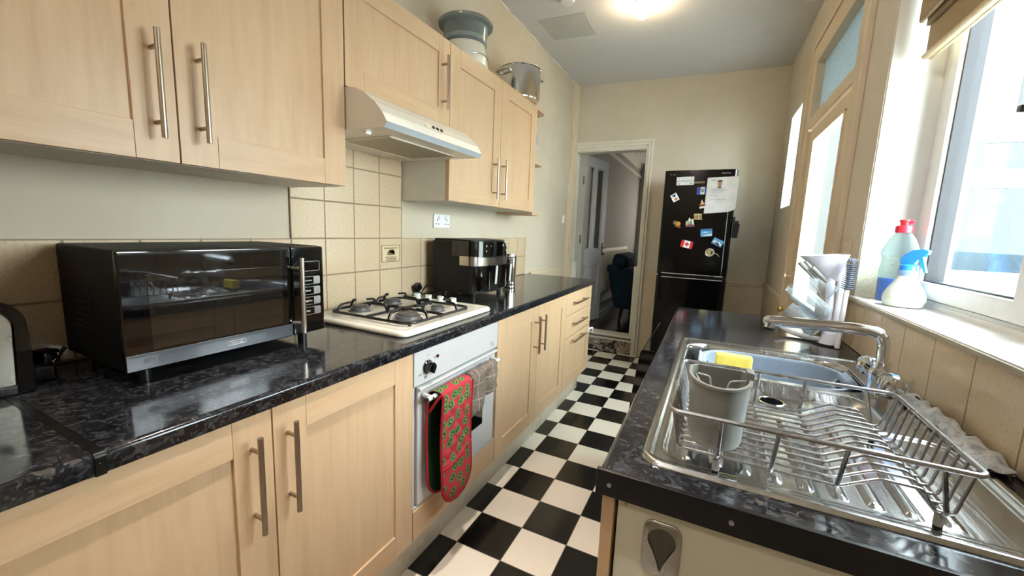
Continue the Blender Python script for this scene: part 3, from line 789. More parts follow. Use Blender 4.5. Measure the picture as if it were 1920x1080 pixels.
def lobe(x0, bulge, yc, w, zt, zb, sgn, tilt=0):
    """padded end: outline straight at the top and round at the bottom"""
    def pt(u, v, s):
        hw = w/2; h = zt-zb; z = zt - v*h
        if z < zb + hw*.95:
            q = (zb + hw*.95 - z)/(hw*.95); e = hw*math.sqrt(max(0, 1-q*q))
        else: e = hw
        y = yc + (2*u-1)*e + tilt*v
        pad = max(0, 1-abs(2*u-1)**4)*min(1, (1-v)*8+.15)*min(1, v*7+.08)
        qd = abs(math.sin((y*1.0+z*.8)*58))**.4 * abs(math.sin((y*1.0-z*1.6)*40))**.4 if z > .46 else 1
        return (x0 + s*(bulge*pad*(.25+.75*qd)) + .004*math.sin(z*14+yc*9), y, z)
    b = MB(); b.mat(gm); b.grid(lambda u, v: pt(u, v, sgn), 30, 60)
    b.mat(LIN); b.grid(lambda u, v: (lambda p: (p[0]-sgn*.003, p[1], p[2]))(pt(u, v, -sgn*.12)), 12, 30)
    edge = [pt(0, k/40, 0) for k in range(41)] + [pt(1, 1-k/40, 0) for k in range(1, 41)]
    b.mat(REDB); b.tube(edge, .0048, 8)
    if sgn > 0: b.tube([(lambda p: (p[0]+.001, p[1], p[2]))(pt(u, .595+.05*(1-u)-.03*u, .9)) for u in [k/14 for k in range(15)]], .0042, 8)
    return b
t = thing('oven_glove', 'red quilted double oven glove with green spots hanging on the oven rail', 'oven glove', (.648, 1.75, .285))
lobe(.672, .013, 1.757, .188, .716, .285, 1).build('glove_pocket', parent=t, sharp=60)
lobe(.622, .010, 1.738, .185, .716, .315, -1).build('glove_pocket', parent=t, sharp=60)
b = MB(); b.mat(gm); b.grid(lambda u, v: (.6465 + .0265*math.cos(v*PI), 1.663+u*.188-.018*v, .714 + .0165*math.sin(v*PI)), 10, 12)
b.mat(LIN); b.grid(lambda u, v: (.6465 + .0235*math.cos(v*PI), 1.665+u*.184-.018*v, .713 + .0135*math.sin(v*PI)), 10, 12)
b.build('glove_strap', parent=t, sharp=60)
b = MB(); b.tube([(.672-.003, 1.662, .716), (.655, 1.655, .70), (.640, 1.652, .675), (.628, 1.648, .655)], .005, 8); b.build('hanging_loop', REDB, t)

# check tea towel
tm, nt, out = mk('check_cloth'); bs = bsdf(nt, out, None, .9, spec=.15)
v = coords(nt); sp = nt.nodes.new('ShaderNodeSeparateXYZ'); L(nt, v, sp.inputs[0])
def stripe(o, sc, w): return ramp(nt, mathn(nt, 'ABSOLUTE', mathn(nt, 'SUBTRACT', mathn(nt, 'FRACT', mathn(nt, 'MULTIPLY', o, sc)), .5)), [(.5-w*1.6, (0, 0, 0, 1)), (.5-w, (1, 1, 1, 1))])
st = mathn(nt, 'MAXIMUM', stripe(sp.outputs[1], 17, .02), stripe(sp.outputs[2], 16, .02))
c = ramp(nt, noise(nt, v, 90, 3), [(.3, lin('#5F554D')), (.7, lin('#7A6E64'))])
L(nt, mixc(nt, mathn(nt, 'MULTIPLY', st, .6), c, lin('#B5A898')), bs.inputs[0])
def towel(u, v, k):
    y = 1.862 + u*.205
    lob = .5 + .5*math.cos((u-.28)*2*PI*1.9)
    fold = .012*lob - .010*math.exp(-((u-.56)/.05)**2)
    zb = (.553 + .05*u if u < .56 else .59 + .02*u) + .004*math.sin(u*9)
    if v < .28:   # back drop
        q = v/.28; return (.630 - fold*.3, y-.01, .62 + q*.093)
    if v < .42:
        q = (v-.28)/.14; a = PI*(1-q); return (.6465 + (.0165+max(fold, 0)*.5)*math.cos(a), y, .713 + (.0145+max(fold, 0)*.4)*math.sin(a))
    q = (v-.42)/.58
    return (.663 + fold*(.5+.6*q) + .003*math.sin(q*8+u*5), y + .012*math.sin(q*3)*(.5-u), .713 - q*(.713-zb))
b = MB(); b.grid(lambda u, v: towel(u, v, 0), 44, 40)
o = tag(b.build('tea_towel', tm, sharp=70), 'folded brown check tea towel over the oven rail, right of the red glove', 'tea towel')
sm = o.modifiers.new('thick', 'SOLIDIFY'); sm.thickness = .005; sm.offset = 0

# ------------------------------------------------------------------ hob
t = thing('gas_hob', 'white four-burner gas hob with black pan supports', 'hob', (.30, 1.905, .91))
def rl(i, z, r): return [(x, y, z) for x, y in rrect(.048+i, .556-i, 1.605+i, 2.205-i, r, 6)]
b = MB(); b.loft([rl(.004, .9105, .03), rl(0, .914, .034), rl(0, .922, .034), rl(.006, .929, .03), rl(.018, .931, .026), rl(.03, .927, .02), rl(.045, .925, .02)])
b.build('hob_plate', CREAM, t, sharp=50)
BUR = ((.410, 1.790, .046, 1), (.150, 1.795, .036, .9), (.150, 1.985, .036, .9), (.405, 1.985, .026, .8))
for x, y, r, s in BUR:
    Mb = Matrix.Translation((x, y, .925))
    b = MB(); b.lathe([(r*1.25, 0), (r*1.25, .003), (r*1.02, .005), (r, .017), (r*.9, .019), (.001, .019)], Mb, 36)
    for k in range(28):
        a = 2*PI*k/28; b.box(-.0012, .0012, r-.001, r+.0025, .012, .019, M=Mb @ Matrix.Rotation(a, 4, 'Z'))
    bu = b.build('burner', plain('burner_alloy', '#77777A', .4, .6), t)
    b = MB(); b.lathe([(r*.86, .019), (r*.88, .022), (r*.84, .025), (.001, .0255)], Mb, 32); b.build('burner_cap', plain('burner_cap_grey', '#4C4944', .5), bu)
# pan supports
ZF = .938
b = MB(); b.tube([(x, y, ZF) for x, y in rrect(.098, .508, 1.683, 2.087, .045, 5)], .0058, 8, closed=True)
b.tube([(.303, 1.683, ZF+.002), (.303, 2.087, ZF+.002)], .0058, 8); b.tube([(.098, 1.887, ZF+.002), (.508, 1.887, ZF+.002)], .0058, 8)
b.box(.265, .34, 1.87, 1.904, ZF-.003, ZF+.007, .003)
for x in (.11, .303, .496):
    for y in (1.70, 1.887, 2.07): b.cyl((x, y, .928), (x, y, ZF), .006, 8)
g = b.build('pan_support', CASTI, t)
def finger(p, q):
    p = Vector(p); q = Vector(q); d = (q-p).normalized(); u = p + d*.012
    pts = soft([(p.x, p.y, ZF-.002), (u.x, u.y, .966), (q.x, q.y, .969)], .012, 4)
    b = MB(); b.tube(pts, .0062, 8, flat=(1, .75)); return b
for x, y, r, s in BUR:
    xo = .508 if x > .3 else .098; yo = 1.683 if y < 1.887 else 2.087
    k = .45
    for p, q in (((xo, y, 0), (x+(xo-x)*k, y, 0)), ((.303, y, 0), (x+(.303-x)*k, y, 0)), ((x, yo, 0), (x, y+(yo-y)*k, 0)), ((x, 1.887, 0), (x, y+(1.887-y)*k, 0))):
        finger(p, q).build('prong', CASTI, g)
pk = plain('knob_print', '#8A8A86', .5)
for x in (.160, .228, .300, .372):
    b = MB(); b.lathe([(.020, 0), (.020, .004), (.016, .006), (.0155, .022), (.014, .025), (.001, .0255)], Matrix.Translation((x, 2.150, .929)), 24)
    b.box(x-.0155, x+.0155, 2.142, 2.158, .935, .958, .004); k = b.build('knob', WPLA, t)
    b = MB(); b.box(x-.009, x+.007, 2.1412, 2.1422, .945, .954); b.build('knob_mark', pk, k)

# ------------------------------------------------------------------ microwave
t = thing('microwave', 'black microwave oven standing left of the hob', 'microwave', (.2, 1.21, .91))
MX = .352
b = MB(); b.box(.035, MX-.012, .968, 1.460, .946, 1.212, .006); bd = b.build('casing', plain('microwave_casing', '#0A0A09', .55, var=.1, spec=.2), t)
b = MB(); b.box(MX-.014, MX, .964, 1.352, .946, 1.211, .005); dr = b.build('door', BLKG, t)
b = MB(); b.box(MX-.0005, MX+.0008, 1.014, 1.322, .990, 1.157, .0004); b.build('door_window', plain('window_smoke', '#1B1815', .03, coat=1, coatr=.02, var=.25, vs=6), dr)
b = MB(); b.box(MX-.002, MX+.001, .966, 1.350, .949, .984, .0006); b.build('lower_strip', plain('strip_grey', '#3B4046', .22, coat=.3), dr)
b = MB(); b.tube([(MX+.0016, y, z) for y, z in rrect(1.168, 1.214, .961, .971, .0045, 5)], .0011, 6, closed=True); b.text('DeLonghi', .0085, face_x(MX+.0012, 1.191, .966), .0002); b.build('badge', SILV, dr)
b = MB(); b.box(MX+.0008, MX+.0012, .995, 1.022, .962, .974); b.build('sticker', plain('strip_print', '#565B60', .4), dr)
bar_handle((MX+.028, 1.366, .957), (MX+.028, 1.366, 1.180), (.028, .012, 0), .0075, .03).build('door_handle', steel('bright_handle', '#D9D5CC', .25, (6, 6, 6), .03), dr)
b = MB(); b.box(MX-.014, MX, 1.354, 1.462, .946, 1.211, .006); cp = b.build('control_panel', BLKG, t)
b = MB(); b.tube([(MX+.0005, y, z) for y, z in rrect(1.386, 1.446, 1.137, 1.166, .004, 4)], .0009, 6, closed=True); b.build('display_frame', SILV, cp)
btx = plain('button_text', '#D8D8D8', .4)
for k, s in enumerate(('Microwave', 'Defrost', 'Weight/Time', 'Start')):
    z = 1.108 - k*.0315
    b = MB(); b.tube([(MX+.0005, y, zz) for y, zz in rrect(1.386, 1.446, z-.0115, z+.0115, .004, 4)], .0009, 6, closed=True); b.box(MX, MX+.0018, 1.424, 1.446, z-.011, z+.011, .0008)
    bb = b.build('button', SILV, cp)
    b = MB(); b.text(s, .0078, face_x(MX+.0006, 1.404, z), .0002, sx=.85 if len(s) < 10 else .7); b.build('button_text', btx, bb)
for x, y in ((.075, 1.01), (.075, 1.42), (.31, 1.01), (.31, 1.41)):
    b = MB(); b.cyl((x, y, .9105), (x, y, .947), .013, 12); b.build('foot', BLKP, t)
b = MB()
for r in range(7):
    for c in range(6): b.box(.09+c*.02, .10+c*.02, .9664, .9682, 1.02+r*.015, 1.025+r*.015)
b.build('side_vents', BLKM, bd)
b = MB(); b.tube(soft([(.05, .962, .96), (.05, .94, .93), (.10, .92, .918), (.15, .91, .918)], .03), .0045, 8)
b.box(.045, .085, .905, .94, .93, .965, .006, M=rot('Z', 25, (.065, .922, .94))); b.box(.11, .15, .885, .92, .912, .945, .006, M=rot('Z', -20, (.13, .91, .93)))
pl = tag(b.build('power_plug', BLKP), 'black plug and cable between toaster and microwave', 'plug')
b = MB(); [b.box(x-.004, x+.004, y-.003, y+.003, z-.004, z+.004, .001, M=rot('Z', 30, (x, y, z))) for x, y, z in ((.092, .936, .955), (.102, .928, .945), (.112, .922, .944), (.106, .915, .930))]
b.build('plug_pin', SSP, pl)

# ------------------------------------------------------------------ toaster
t = thing('toaster', 'chrome and black toaster at the left frame edge', 'toaster', (.13, .72, .91))
def tprof(y0, y1, z0, z1, r, n=8): return [(y0, z0), (y1, z0)] + arc(y1-r, z1-r, r, 0, 90, n) + arc(y0+r, z1-r, r, 90, 180, n)
b = MB(); b.prism(tprof(.585, .850, .928, 1.113, .05), 'x', .062, .196, b=.004); bd = b.build('body', steel('toaster_steel', '#A09A8E', .3), t, sharp=25)
b = MB(); b.prism(tprof(.575, .600, .914, 1.105, .012), 'x', .055, .202, b=.003); b.build('end_cap', BLKG, t, sharp=25)
b = MB()
q = [(.846, .914), (.873, .914), (.872, 1.03)] + arc(.815, 1.055, .055, 10, 78, 7) + [(.818, 1.100)] + arc(.808, 1.050, .046, 70, 5, 6)
b.prism(q, 'x', .056, .202, b=.002); b.build('end_cap', BLKG, t, sharp=25)
b = MB(); b.box(.058, .200, .58, .868, .911, .930, .003); b.build('base', BLKP, t)
b = MB(); b.box(.085, .105, .615, .82, 1.108, 1.1145); b.box(.15, .17, .615, .82, 1.108, 1.1145); b.build('slots', BLKM, bd)
b = MB(); b.cyl((.194, .822, 1.022), (.205, .822, 1.022), .009, 14); b.build('button', BLKP, bd)

# ------------------------------------------------------------------ air fryer and flask
t = thing('air_fryer', 'black two-basket air fryer right of the hob', 'air fryer', (.2, 2.58, .91))
def plan(x0, x1, y0, y1, r, bow): 
    o = [(x0, y0), ] + [p for p in arc(x1-r, y0+r, r, -90, -15, 6)]
    n = 8
    ys = [y0+r+(y1-y0-2*r)*k/n for k in range(1, n)]
    o += [(x1 + bow*(1-((y-(y0+y1)/2)/((y1-y0)/2))**2), y) for y in ys]
    return o + [p for p in arc(x1-r, y1-r, r, 15, 90, 6)] + [(x0, y1)]
AF = (.075, .345, 2.385, 2.765)
b = MB(); b.prism(plan(*AF, .05, .012), 'z', .938, 1.212); b.prism(plan(.08, .335, 2.392, 2.758, .05, .01), 'z', 1.212, 1.224)
bd = b.build('housing', plain('fryer_black', '#11110F', .4, var=.1, spec=.35), t)
b = MB(); b.prism(plan(.2, .349, 2.382, 2.768, .05, .014), 'z', 1.135, 1.216); cp = b.build('control_panel', BLKG, t)
b = MB()
for y, z, s in ((2.47, 1.192, .006), (2.52, 1.192, .004), (2.66, 1.194, .007), (2.70, 1.194, .007), (2.70, 1.165, .006), (2.47, 1.165, .005)): b.cyl((.36, y, z), (.3625, y, z), s, 10)
b.build('icons', plain('icon_grey', '#9AA0A6', .4), cp)
b = MB()
P0 = plan(.25, .351, 2.380, 2.770, .05, .014)
def bandz(y, top): 
    q = ((y-2.575)/.195)**2
    return 1.127+.010*q if top else 1.086+.002*q
A = [(x, y, bandz(y, 0)) for x, y in P0]; B = [(x, y, bandz(y, 1)) for x, y in P0]
b.loft([A, B]); b.build('chrome_band', steel('band', '#BDB9B0', .22), t)
for y0, y1, hy in ((2.392, 2.572, 2.535), (2.578, 2.758, 2.705)):
    b = MB(); b.prism(plan(.25, .351, y0, y1, .04 if y0 < 2.5 else .03, .01), 'z', .950, 1.082); d = b.build('basket', BLKG, t)
    b = MB(); b.box(.355, .385, hy-.012, hy+.012, 1.05, 1.085, .004); b.prism([(.372, 1.088), (.392, 1.088), (.386, .985), (.374, .985)], 'y', hy-.013, hy+.013, b=.003); h = b.build('basket_handle', BLKP, d)
    b = MB(); b.prism([(.392, 1.086), (.3955, 1.086), (.3895, .985), (.386, .985)], 'y', hy-.010, hy+.010, b=.0015); b.build('handle_face', plain('handle_silver', '#C6C8CA', .35), h)
for x in (.12, .31):
    for y in (2.43, 2.72):
        b = MB(); b.cyl((x, y, .9105), (x, y, .94), .014, 12); b.build('foot', BLKP, t)
b = MB(); b.tube(soft([(.08, 2.40, .98), (.045, 2.37, .965), (.035, 2.34, .93), (.06, 2.31, .919), (.03, 2.29, .95), (.02, 2.29, .97)], .03), .0045, 8)
b.box(.012, .045, 2.285, 2.335, .935, .975, .008, M=rot('X', 25, (.03, 2.31, .95)))
tag(b.build('power_plug', BLKP), 'black plug and lead on the worktop behind the hob, beside the air fryer', 'plug')
t = thing('steel_flask', 'shiny steel flask behind the air fryer', 'flask', (.27, 2.935, .91))
b = MB(); b.lathe([(.040, 0), (.042, .004), (.042, .02), (.040, .03), (.041, .20), (.039, .215), (.037, .22), (.001, .222)], Matrix.Translation((.27, 2.935, .9105)), 32); b.build('flask_body', SSP, t)
b = MB(); b.lathe([(.0415, .196), (.0415, .202), (.001, .202)], Matrix.Translation((.27, 2.935, .9105)), 32); b.lathe([(.0425, .018), (.0425, .026), (.001, .026)], Matrix.Translation((.27, 2.935, .9105)), 32); b.build('black_ring', BLKP, t)

# socket and small switch
t = thing('wall_socket', 'white double socket on the left wall above the air fryer', 'socket', (.01, 2.552, 1.278))
b = MB(); b.box(.0, .010, 2.476, 2.629, 1.278, 1.357, .003); f = b.build('faceplate', WPLA, t)
RKG = plain('rocker_grey', '#C9C9CB', .3)
for y in (2.52, 2.585):
    b = MB(); b.box(.009, .0125, y-.009, y+.009, 1.327, 1.345, .001); b.build('rocker', RKG, f)
b = MB()
for y in (2.507, 2.598):
    b.box(.0098, .0105, y-.003, y+.003, 1.318, 1.330)
    for d in (-.012, .012): b.box(.0098, .0105, y+d-.004, y+d+.004, 1.298, 1.304)
b.build('pin_holes', BLKM, f)
b = MB(); b.box(0, .010, 4.625, 4.70, 1.375, 1.45, .003); b.box(.008, .014, 4.65, 4.675, 1.398, 1.425, .002)
tag(b.build('light_switch', WPLA), 'small white switch on the left wall near the doorway', 'switch')

# ------------------------------------------------------------------ on top of the wall cabinets
T = Matrix.Translation
t = thing('food_steamer', 'grey and cream food steamer on top of the wall cabinet', 'steamer', (.175, 2.51, 2.116))
Ms = T((.175, 2.51, 2.1165))
b = MB(); b.lathe([(.118, 0), (.122, .005), (.115, .06), (.104, .108), (.098, .112), (.001, .112)], Ms, 40); bs_ = b.build('base', CREAM, t)
b = MB(); b.tube([(.175+.119*math.cos(a), 2.51+.119*math.sin(a), 2.1165+.040+.012*math.sin(k/12*PI)) for k in range(13) for a in [math.radians(-40+k*7)]], .004, 8); b.build('dial_rim', SILV, bs_)
b = MB(); b.lathe([(.094, .105), (.112, .118), (.116, .205), (.113, .205), (.109, .122), (.001, .116)], Ms, 40); b.build('bowl', SMOKE, t)
b = MB(); b.lathe([(.1, .112), (.113, .122), (.1135, .14), (.1, .14), (.001, .138)], Ms, 40); b.build('drip_tray', plain('tray_grey', '#868F8B', .3), t)
b = MB(); b.lathe([(.114, .198), (.141, .202), (.143, .214), (.136, .222), (.10, .236), (.04, .244), (.001, .245), (.001, .240), (.09, .230), (.112, .21)], Ms, 44); l = b.build('lid', SMOKE, t)
b = MB(); b.tube(soft([(.175-.02, 2.45, 2.1165+.238), (.175-.02, 2.455, 2.1165+.258), (.175-.02, 2.565, 2.1165+.258), (.175-.02, 2.57, 2.1165+.238)], .012), .007, 8, flat=(.6, 1.3)); b.build('lid_handle', plain('lid_grey', '#5E6662', .3), l)

t = thing('stock_pot', 'tall polished steel stock pot on top of the wall cabinet', 'pot', (.205, 3.115, 2.114))
Mp = T((.205, 3.115, 2.1165))
b = MB(); b.lathe([(.118, 0), (.126, .004), (.132, .022), (.132, .190), (.137, .194), (.136, .198), (.129, .196), (.129, .01), (.001, .008)], Mp, 48); po = b.build('pot_body', SSP, t)
for a in (-112, 68):
    ca, sa = math.cos(math.radians(a)), math.sin(math.radians(a)); n = Vector((ca, sa, 0)); s = Vector((-sa, ca, 0)); c = Vector((.205, 3.115, 2.1165+.158)) + n*.130
    b = MB(); b.tube(soft([c + s*.045, c + s*.05 + n*.035, c - s*.05 + n*.035, c - s*.045], .03, 5), .009, 10, flat=(.9, 1.2)); b.sphere(c + s*.045, .014, None, 10, 8); b.sphere(c - s*.045, .014, None, 10, 8)
    b.build('side_handle', SSP, po)
t = thing('balloon_glass', 'round clear stemmed glass on the open end shelf', 'glass', (.185, 3.375, 1.759))
b = MB(); b.lathe([(.036, 0), (.034, .004), (.006, .008), (.004, .05), (.0045, .09), (.02, .098), (.045, .12), (.054, .155), (.048, .195), (.038, .222), (.0365, .222), (.046, .195), (.052, .155), (.043, .121), (.018, .1), (.001, .098)], T((.185, 3.375, 1.7592)), 32)
b.build('glass_body', CLEARP, t)

# ------------------------------------------------------------------ fridge freezer and magnets
t = thing('fridge_freezer', 'tall black fridge freezer covered with magnets', 'fridge', (1.288, 4.6, 0))
def dplan(y0, y1):
    x0, x1 = 1.016, 1.560; r = .022
    o = [(x0, y1)] + arc(x0+r, y0+r, r, 180, 262, 5)
    n = 10; o += [(x0+r+(x1-x0-.06-r)*k/n, y0-.004*math.sin(PI*k/n)) for k in range(1, n)]
    o += arc(x1-.055, y0+.055, .055, -86, -8, 8) + [(x1, y1)]
    return o
FB = plain('fridge_black', '#070708', .1, spec=.32, var=.1)
b = MB(); b.box(1.02, 1.556, 4.365, 4.90, .03, 1.815, .006); [b.box(x, x+.05, 4.40, 4.88, .001, .03) for x in (1.03, 1.495)]; b.build('cabinet', plain('fridge_side', '#151516', .35), t)
b = MB(); b.prism(dplan(4.300, 4.360), 'z', .958, 1.822, b=.004); ud = b.build('upper_door', FB, t, sharp=25)
b = MB(); b.prism(dplan(4.300, 4.360), 'z', .07, .938, b=.004); ld = b.build('lower_door', FB, t, sharp=25)
b = MB(); b.box(1.055, 1.53, 4.292, 4.306, .962, .970, .002); b.box(1.055, 1.53, 4.292, 4.306, .930, .936, .002); b.build('grip_trim', SILV, ud)
b = MB(); b.text('frost free', .016, face_my(1.475, 4.2955, 1.793), .0003); b.text('A', .016, face_my(1.065, 4.2965, 1.790), .0003); b.text('class', .011, face_my(1.09, 4.2965, 1.788), .0003); b.build('lettering', SILV, ud)
MG = 'magnets on the fridge door'
YF = 4.2945
cw = plain('magnet_white', '#E3E6EA', .35); cb_ = plain('magnet_blue', '#2B4AA8', .35); cr = plain('magnet_red', '#C5242C', .35); cy = plain('magnet_yellow', '#D9A21E', .4)
ck = plain('magnet_ink', '#1B2330', .4); cst = plain('magnet_stone', '#CDBB8E', .5); cbr = plain('magnet_brown', '#7A4A36', .5); csk = plain('magnet_sky', '#5C9FD6', .3); cdb = plain('magnet_deepblue', '#2E6CB0', .3); cor = plain('magnet_orange', '#CF6A2C', .4); cnv = plain('magnet_navy', '#27306E', .4); cgr = plain('magnet_grey', '#6E6660', .4); cpu = plain('magnet_purple', '#6C3A55', .45)
def magnet(label, x, z, roll=0):
    """a builder whose local x/y lie in the door plane (real units), z outwards"""
    b = MB(); b.M = face_my(x, YF, z, roll); b._lbl = label; b._at = (x, YF, z); return b
def fin(b): return tag(b.build('fridge_magnet', loc=b._at), b._lbl, 'magnet', MG)
def flat(b, x0, x1, y0, y1, z0, z1): b.box(x0, x1, y0, y1, z0, z1, 0)
b = magnet('white number plate magnet reading SAN FRANCISCO', 1.179, 1.735, 1.5); b.mat(cw); b.box(-.067, .067, -.033, .033, 0, .004, .0015)
b.mat(cb_); b.text('SAN FRANCISCO', .0215, T((0, -.001, .004)), .0003, sx=.80); b.mat(cgr); b.text('CALIFORNIA', .0085, T((0, .021, .004)), .0003); b.mat(cr); [flat(b, x-.004, x+.004, .020, .025, .004, .0045) for x in (-.045, .045)]; b.mat(ck); [flat(b, x-.006, x+.006, -.026, -.020, .004, .0045) for x in (-.045, .045)]; fin(b)
b = magnet('thin brown bar magnet right of the number plate magnet', 1.288, 1.722, 1); b.mat(plain('bar_bronze', '#7B6A58', .4)); b.box(-.039, .039, -.008, .008, 0, .004, .0025); b.mat(ck); b.text('hooray', .010, T((.012, 0, .004)), .0003); fin(b)
b = magnet('blue and white flag magnet with a black trident', 1.316, 1.656, 1); b.mat(cb_); b.box(-.043, .043, -.029, .029, 0, .003, .001); b.mat(cw); flat(b, -.015, .015, -.029, .029, .003, .0034); b.mat(ck)
flat(b, -.0018, .0018, -.02, .02, .0034, .004); b.prism([(-.011, .016), (-.007, .018), (-.006, .002), (0, -.006), (.006, .002), (.007, .018), (.011, .016), (.010, -.002), (0, -.014), (-.010, -.002)], 'z', .0034, .004); fin(b)
b = magnet('tilted white magnet with navy and orange triangles', 1.110, 1.601, 31); b.mat(cw); b.box(-.026, .026, -.032, .032, 0, .003, .002); b.mat(cnv); b.prism([(-.017, .024), (.019, .024), (.004, 0)], 'z', .003, .0035); b.mat(cor); b.prism([(-.017, -.022), (.019, -.024), (.004, .0)], 'z', .003, .0035); fin(b)
b = magnet('small brown and white temple magnet with a pointed roof', 1.325, 1.548, 12); b.mat(cw); b.box(-.025, .025, -.032, -.018, 0, .006, .002); b.mat(cbr); b.box(-.021, .021, -.018, -.002, 0, .006, .002); b.mat(cst); b.prism([(-.019, -.002), (.019, -.002), (.009, .012), (.003, .036), (-.003, .036), (-.009, .012)], 'z', 0, .006); b.mat(cr); flat(b, -.022, .022, -.004, 0, .006, .007); b.mat(ck); [flat(b, -.015+k*.01, -.010+k*.01, -.015, -.007, .006, .0065) for k in range(4)]; fin(b)
b = magnet('stone coloured magnet shaped like a columned temple', 1.300, 1.449, 2); b.mat(cst); b.box(-.034, .034, -.025, -.019, 0, .006, .001); b.box(-.030, .030, .010, .022, 0, .006, .001); [b.box(-.028+k*.0105, -.0235+k*.0105, -.019, .010, 0, .006, .0008) for k in range(6)]; b.mat(cbr); flat(b, -.028, .028, -.019, .010, 0, .002); fin(b)
b = magnet('white scalloped magnet on a red base', 1.247, 1.398, 4); b.mat(cpu); b.box(-.035, .035, -.036, -.016, 0, .006, .002); b.mat(plain('magnet_ivory', '#D8D6C8', .4))
for x, h, w in ((-.022, .016, .012), (-.004, .038, .014), (.015, .030, .014)): b.prism([(x-w, -.016), (x+w, -.016), (x+w*.8, h*.5), (x+w*.2, h), (x-w*.3, h), (x-w*.9, h*.4)], 'z', 0, .007)
b.mat(cgr); [flat(b, x, x+.004, -.008, .008, .007, .0075) for x in (-.006, .012)]; fin(b)
b = magnet('dark and yellow figurine magnet, lowest on the left above the red flag', 1.147, 1.385, -18); b.mat(cgr); b.prism(arc(-.018, .004, .017, 0, 360, 12)[:-1], 'z', 0, .006); b.mat(cy); b.prism(arc(.008, .004, .018, 0, 360, 12)[:-1], 'z', 0, .008); b.mat(cbr); b.box(-.012, .036, -.026, -.010, 0, .006, .002); b.mat(ck); [flat(b, .002+k*.006, .005+k*.006, -.006, .014, .008, .0085) for k in range(2)]; fin(b)
b = magnet('pale blue picture magnet with clouds, upper of two', 1.376, 1.320, 5); b.mat(csk); b.box(-.043, .043, -.031, .031, 0, .003, .001); b.mat(cdb); flat(b, -.042, .042, .014, .030, .003, .0033); b.mat(cw); b.prism([(-.040, -.029), (.040, -.025), (.040, -.008), (.012, -.014), (-.01, -.020)], 'z', .003, .0034); b.mat(plain('magnet_cloud', '#BFD9EC', .4)); b.prism([(-.036, .004), (-.01, .010), (.02, .004), (.0, -.004)], 'z', .003, .0034); fin(b)
b = magnet('tilted blue picture magnet with snowy peaks, lower of two', 1.466, 1.245, -25); b.mat(csk); b.box(-.040, .040, -.027, .027, 0, .003, .001); b.mat(cw); b.prism([(-.038, -.005), (-.02, .012), (-.004, -.004), (.012, .010), (.036, -.008), (.036, -.016), (-.038, -.014)], 'z', .003, .0034); b.mat(cdb); b.prism([(-.038, -.014), (.036, -.016), (.036, -.026), (-.038, -.026)], 'z', .003, .0034); b.mat(ck); b.prism([(-.02, -.008), (.01, -.002), (.026, -.020), (-.006, -.014)], 'z', .0034, .0037); fin(b)
b = magnet('red and white maple leaf flag magnet', 1.238, 1.218, -11); b.mat(cr); b.box(-.047, .047, -.030, .030, 0, .003, .001); b.mat(cw); flat(b, -.024, .024, -.030, .030, .003, .0034); b.mat(cr)
leaf = [(0, .020), (.004, .012), (.009, .014), (.008, .006), (.016, .009), (.015, .003), (.018, .0), (.008, -.009), (.009, -.013), (.001, -.011), (.001, -.020)]
b.prism(leaf + [(-x, y) for x, y in reversed(leaf[1:])], 'z', .0034, .0038); fin(b)
b = magnet('round silver bottle opener magnet with a pale cord', 1.416, 1.160, 0); b.mat(plain('opener_tan', '#B5A982', .35, .4)); b.prism(arc(0, 0, .030, 0, 360, 28)[:-1], 'z', 0, .004); b.mat(SILV); b.tube([(.032*math.cos(a), .032*math.sin(a), .004) for a in [2*PI*k/28 for k in range(28)]], .003, 8, closed=True); b.mat(ck); b.prism([(.006, -.012), (.022, -.008), (.020, .0), (.026, .010), (.010, .012), (.012, .004)], 'z', .004, .0048); b.mat(cw); b.tube(soft([(.03, -.004, .004), (.055, -.008, .005), (.072, -.03, .006)], .03), .0016, 6); fin(b)
# sheet of paper
def paper(u, v):
    x = 1.345 + .22*u - .004*v*(1-u); z = 1.757 + .008*u - v*(.285 - .012*u)
    c = max(0, (u-.78)/.22); d = max(0, (v-.9)/.1)
    return (x - .012*d*c, 4.2885 - .003*math.sin(v*7+u*3) - .012*c*c*(.4+.6*v) - .004*math.sin(u*9)*.3, z + .012*d*c)
pm, nt, out = mk('paper_white'); bs = bsdf(nt, out, None, .8, spec=.2)
L(nt, ramp(nt, noise(nt, coords(nt), 14, 3), [(.3, lin('#D9DCE4')), (.7, lin('#EDEFF4'))]), bs.inputs[0])
b = MB(); b.grid(paper, 24, 30); pp = b.build('paper_sheet', pm, sharp=80)
tag(pp, 'white printed sheet with a small portrait photo on the fridge door', 'paper'); sm = pp.modifiers.new('thick', 'SOLIDIFY'); sm.thickness = .0006
b = MB(); b.M = face_my(1.435, 4.2825, 1.690)
for w, y in ((.10, -.022), (.115, -.030), (.09, -.038), (.075, -.047), (.05, -.062), (.045, -.072), (.045, -.080), (.115, -.104)): b.box(-.055, -.055+w, y-.0011, y+.0011, 0, .0006)
b.box(-.06, -.02, .044, .048, 0, .0006); b.build('print_lines', plain('print_grey', '#8E929C', .6), pp)
b = MB(); b.M = face_my(1.437, 4.2825, 1.715); b.mat(plain('portrait_shirt', '#5E6E68', .6)); b.prism([(-.016, -.042), (.014, -.042), (.010, -.024), (-.010, -.024)], 'z', 0, .0006)
b.mat(plain('portrait_skin', '#B98D72', .6)); b.prism([(.016*math.cos(a), .026*math.sin(a)-.004) for a in [2*PI*k/20 for k in range(20)]], 'z', 0, .0008); b.mat(plain('portrait_hair', '#55504A', .6)); b.prism(arc(0, .003, .021, 10, 170, 10), 'z', .0008, .0012)
b.build('portrait_photo', parent=pp)
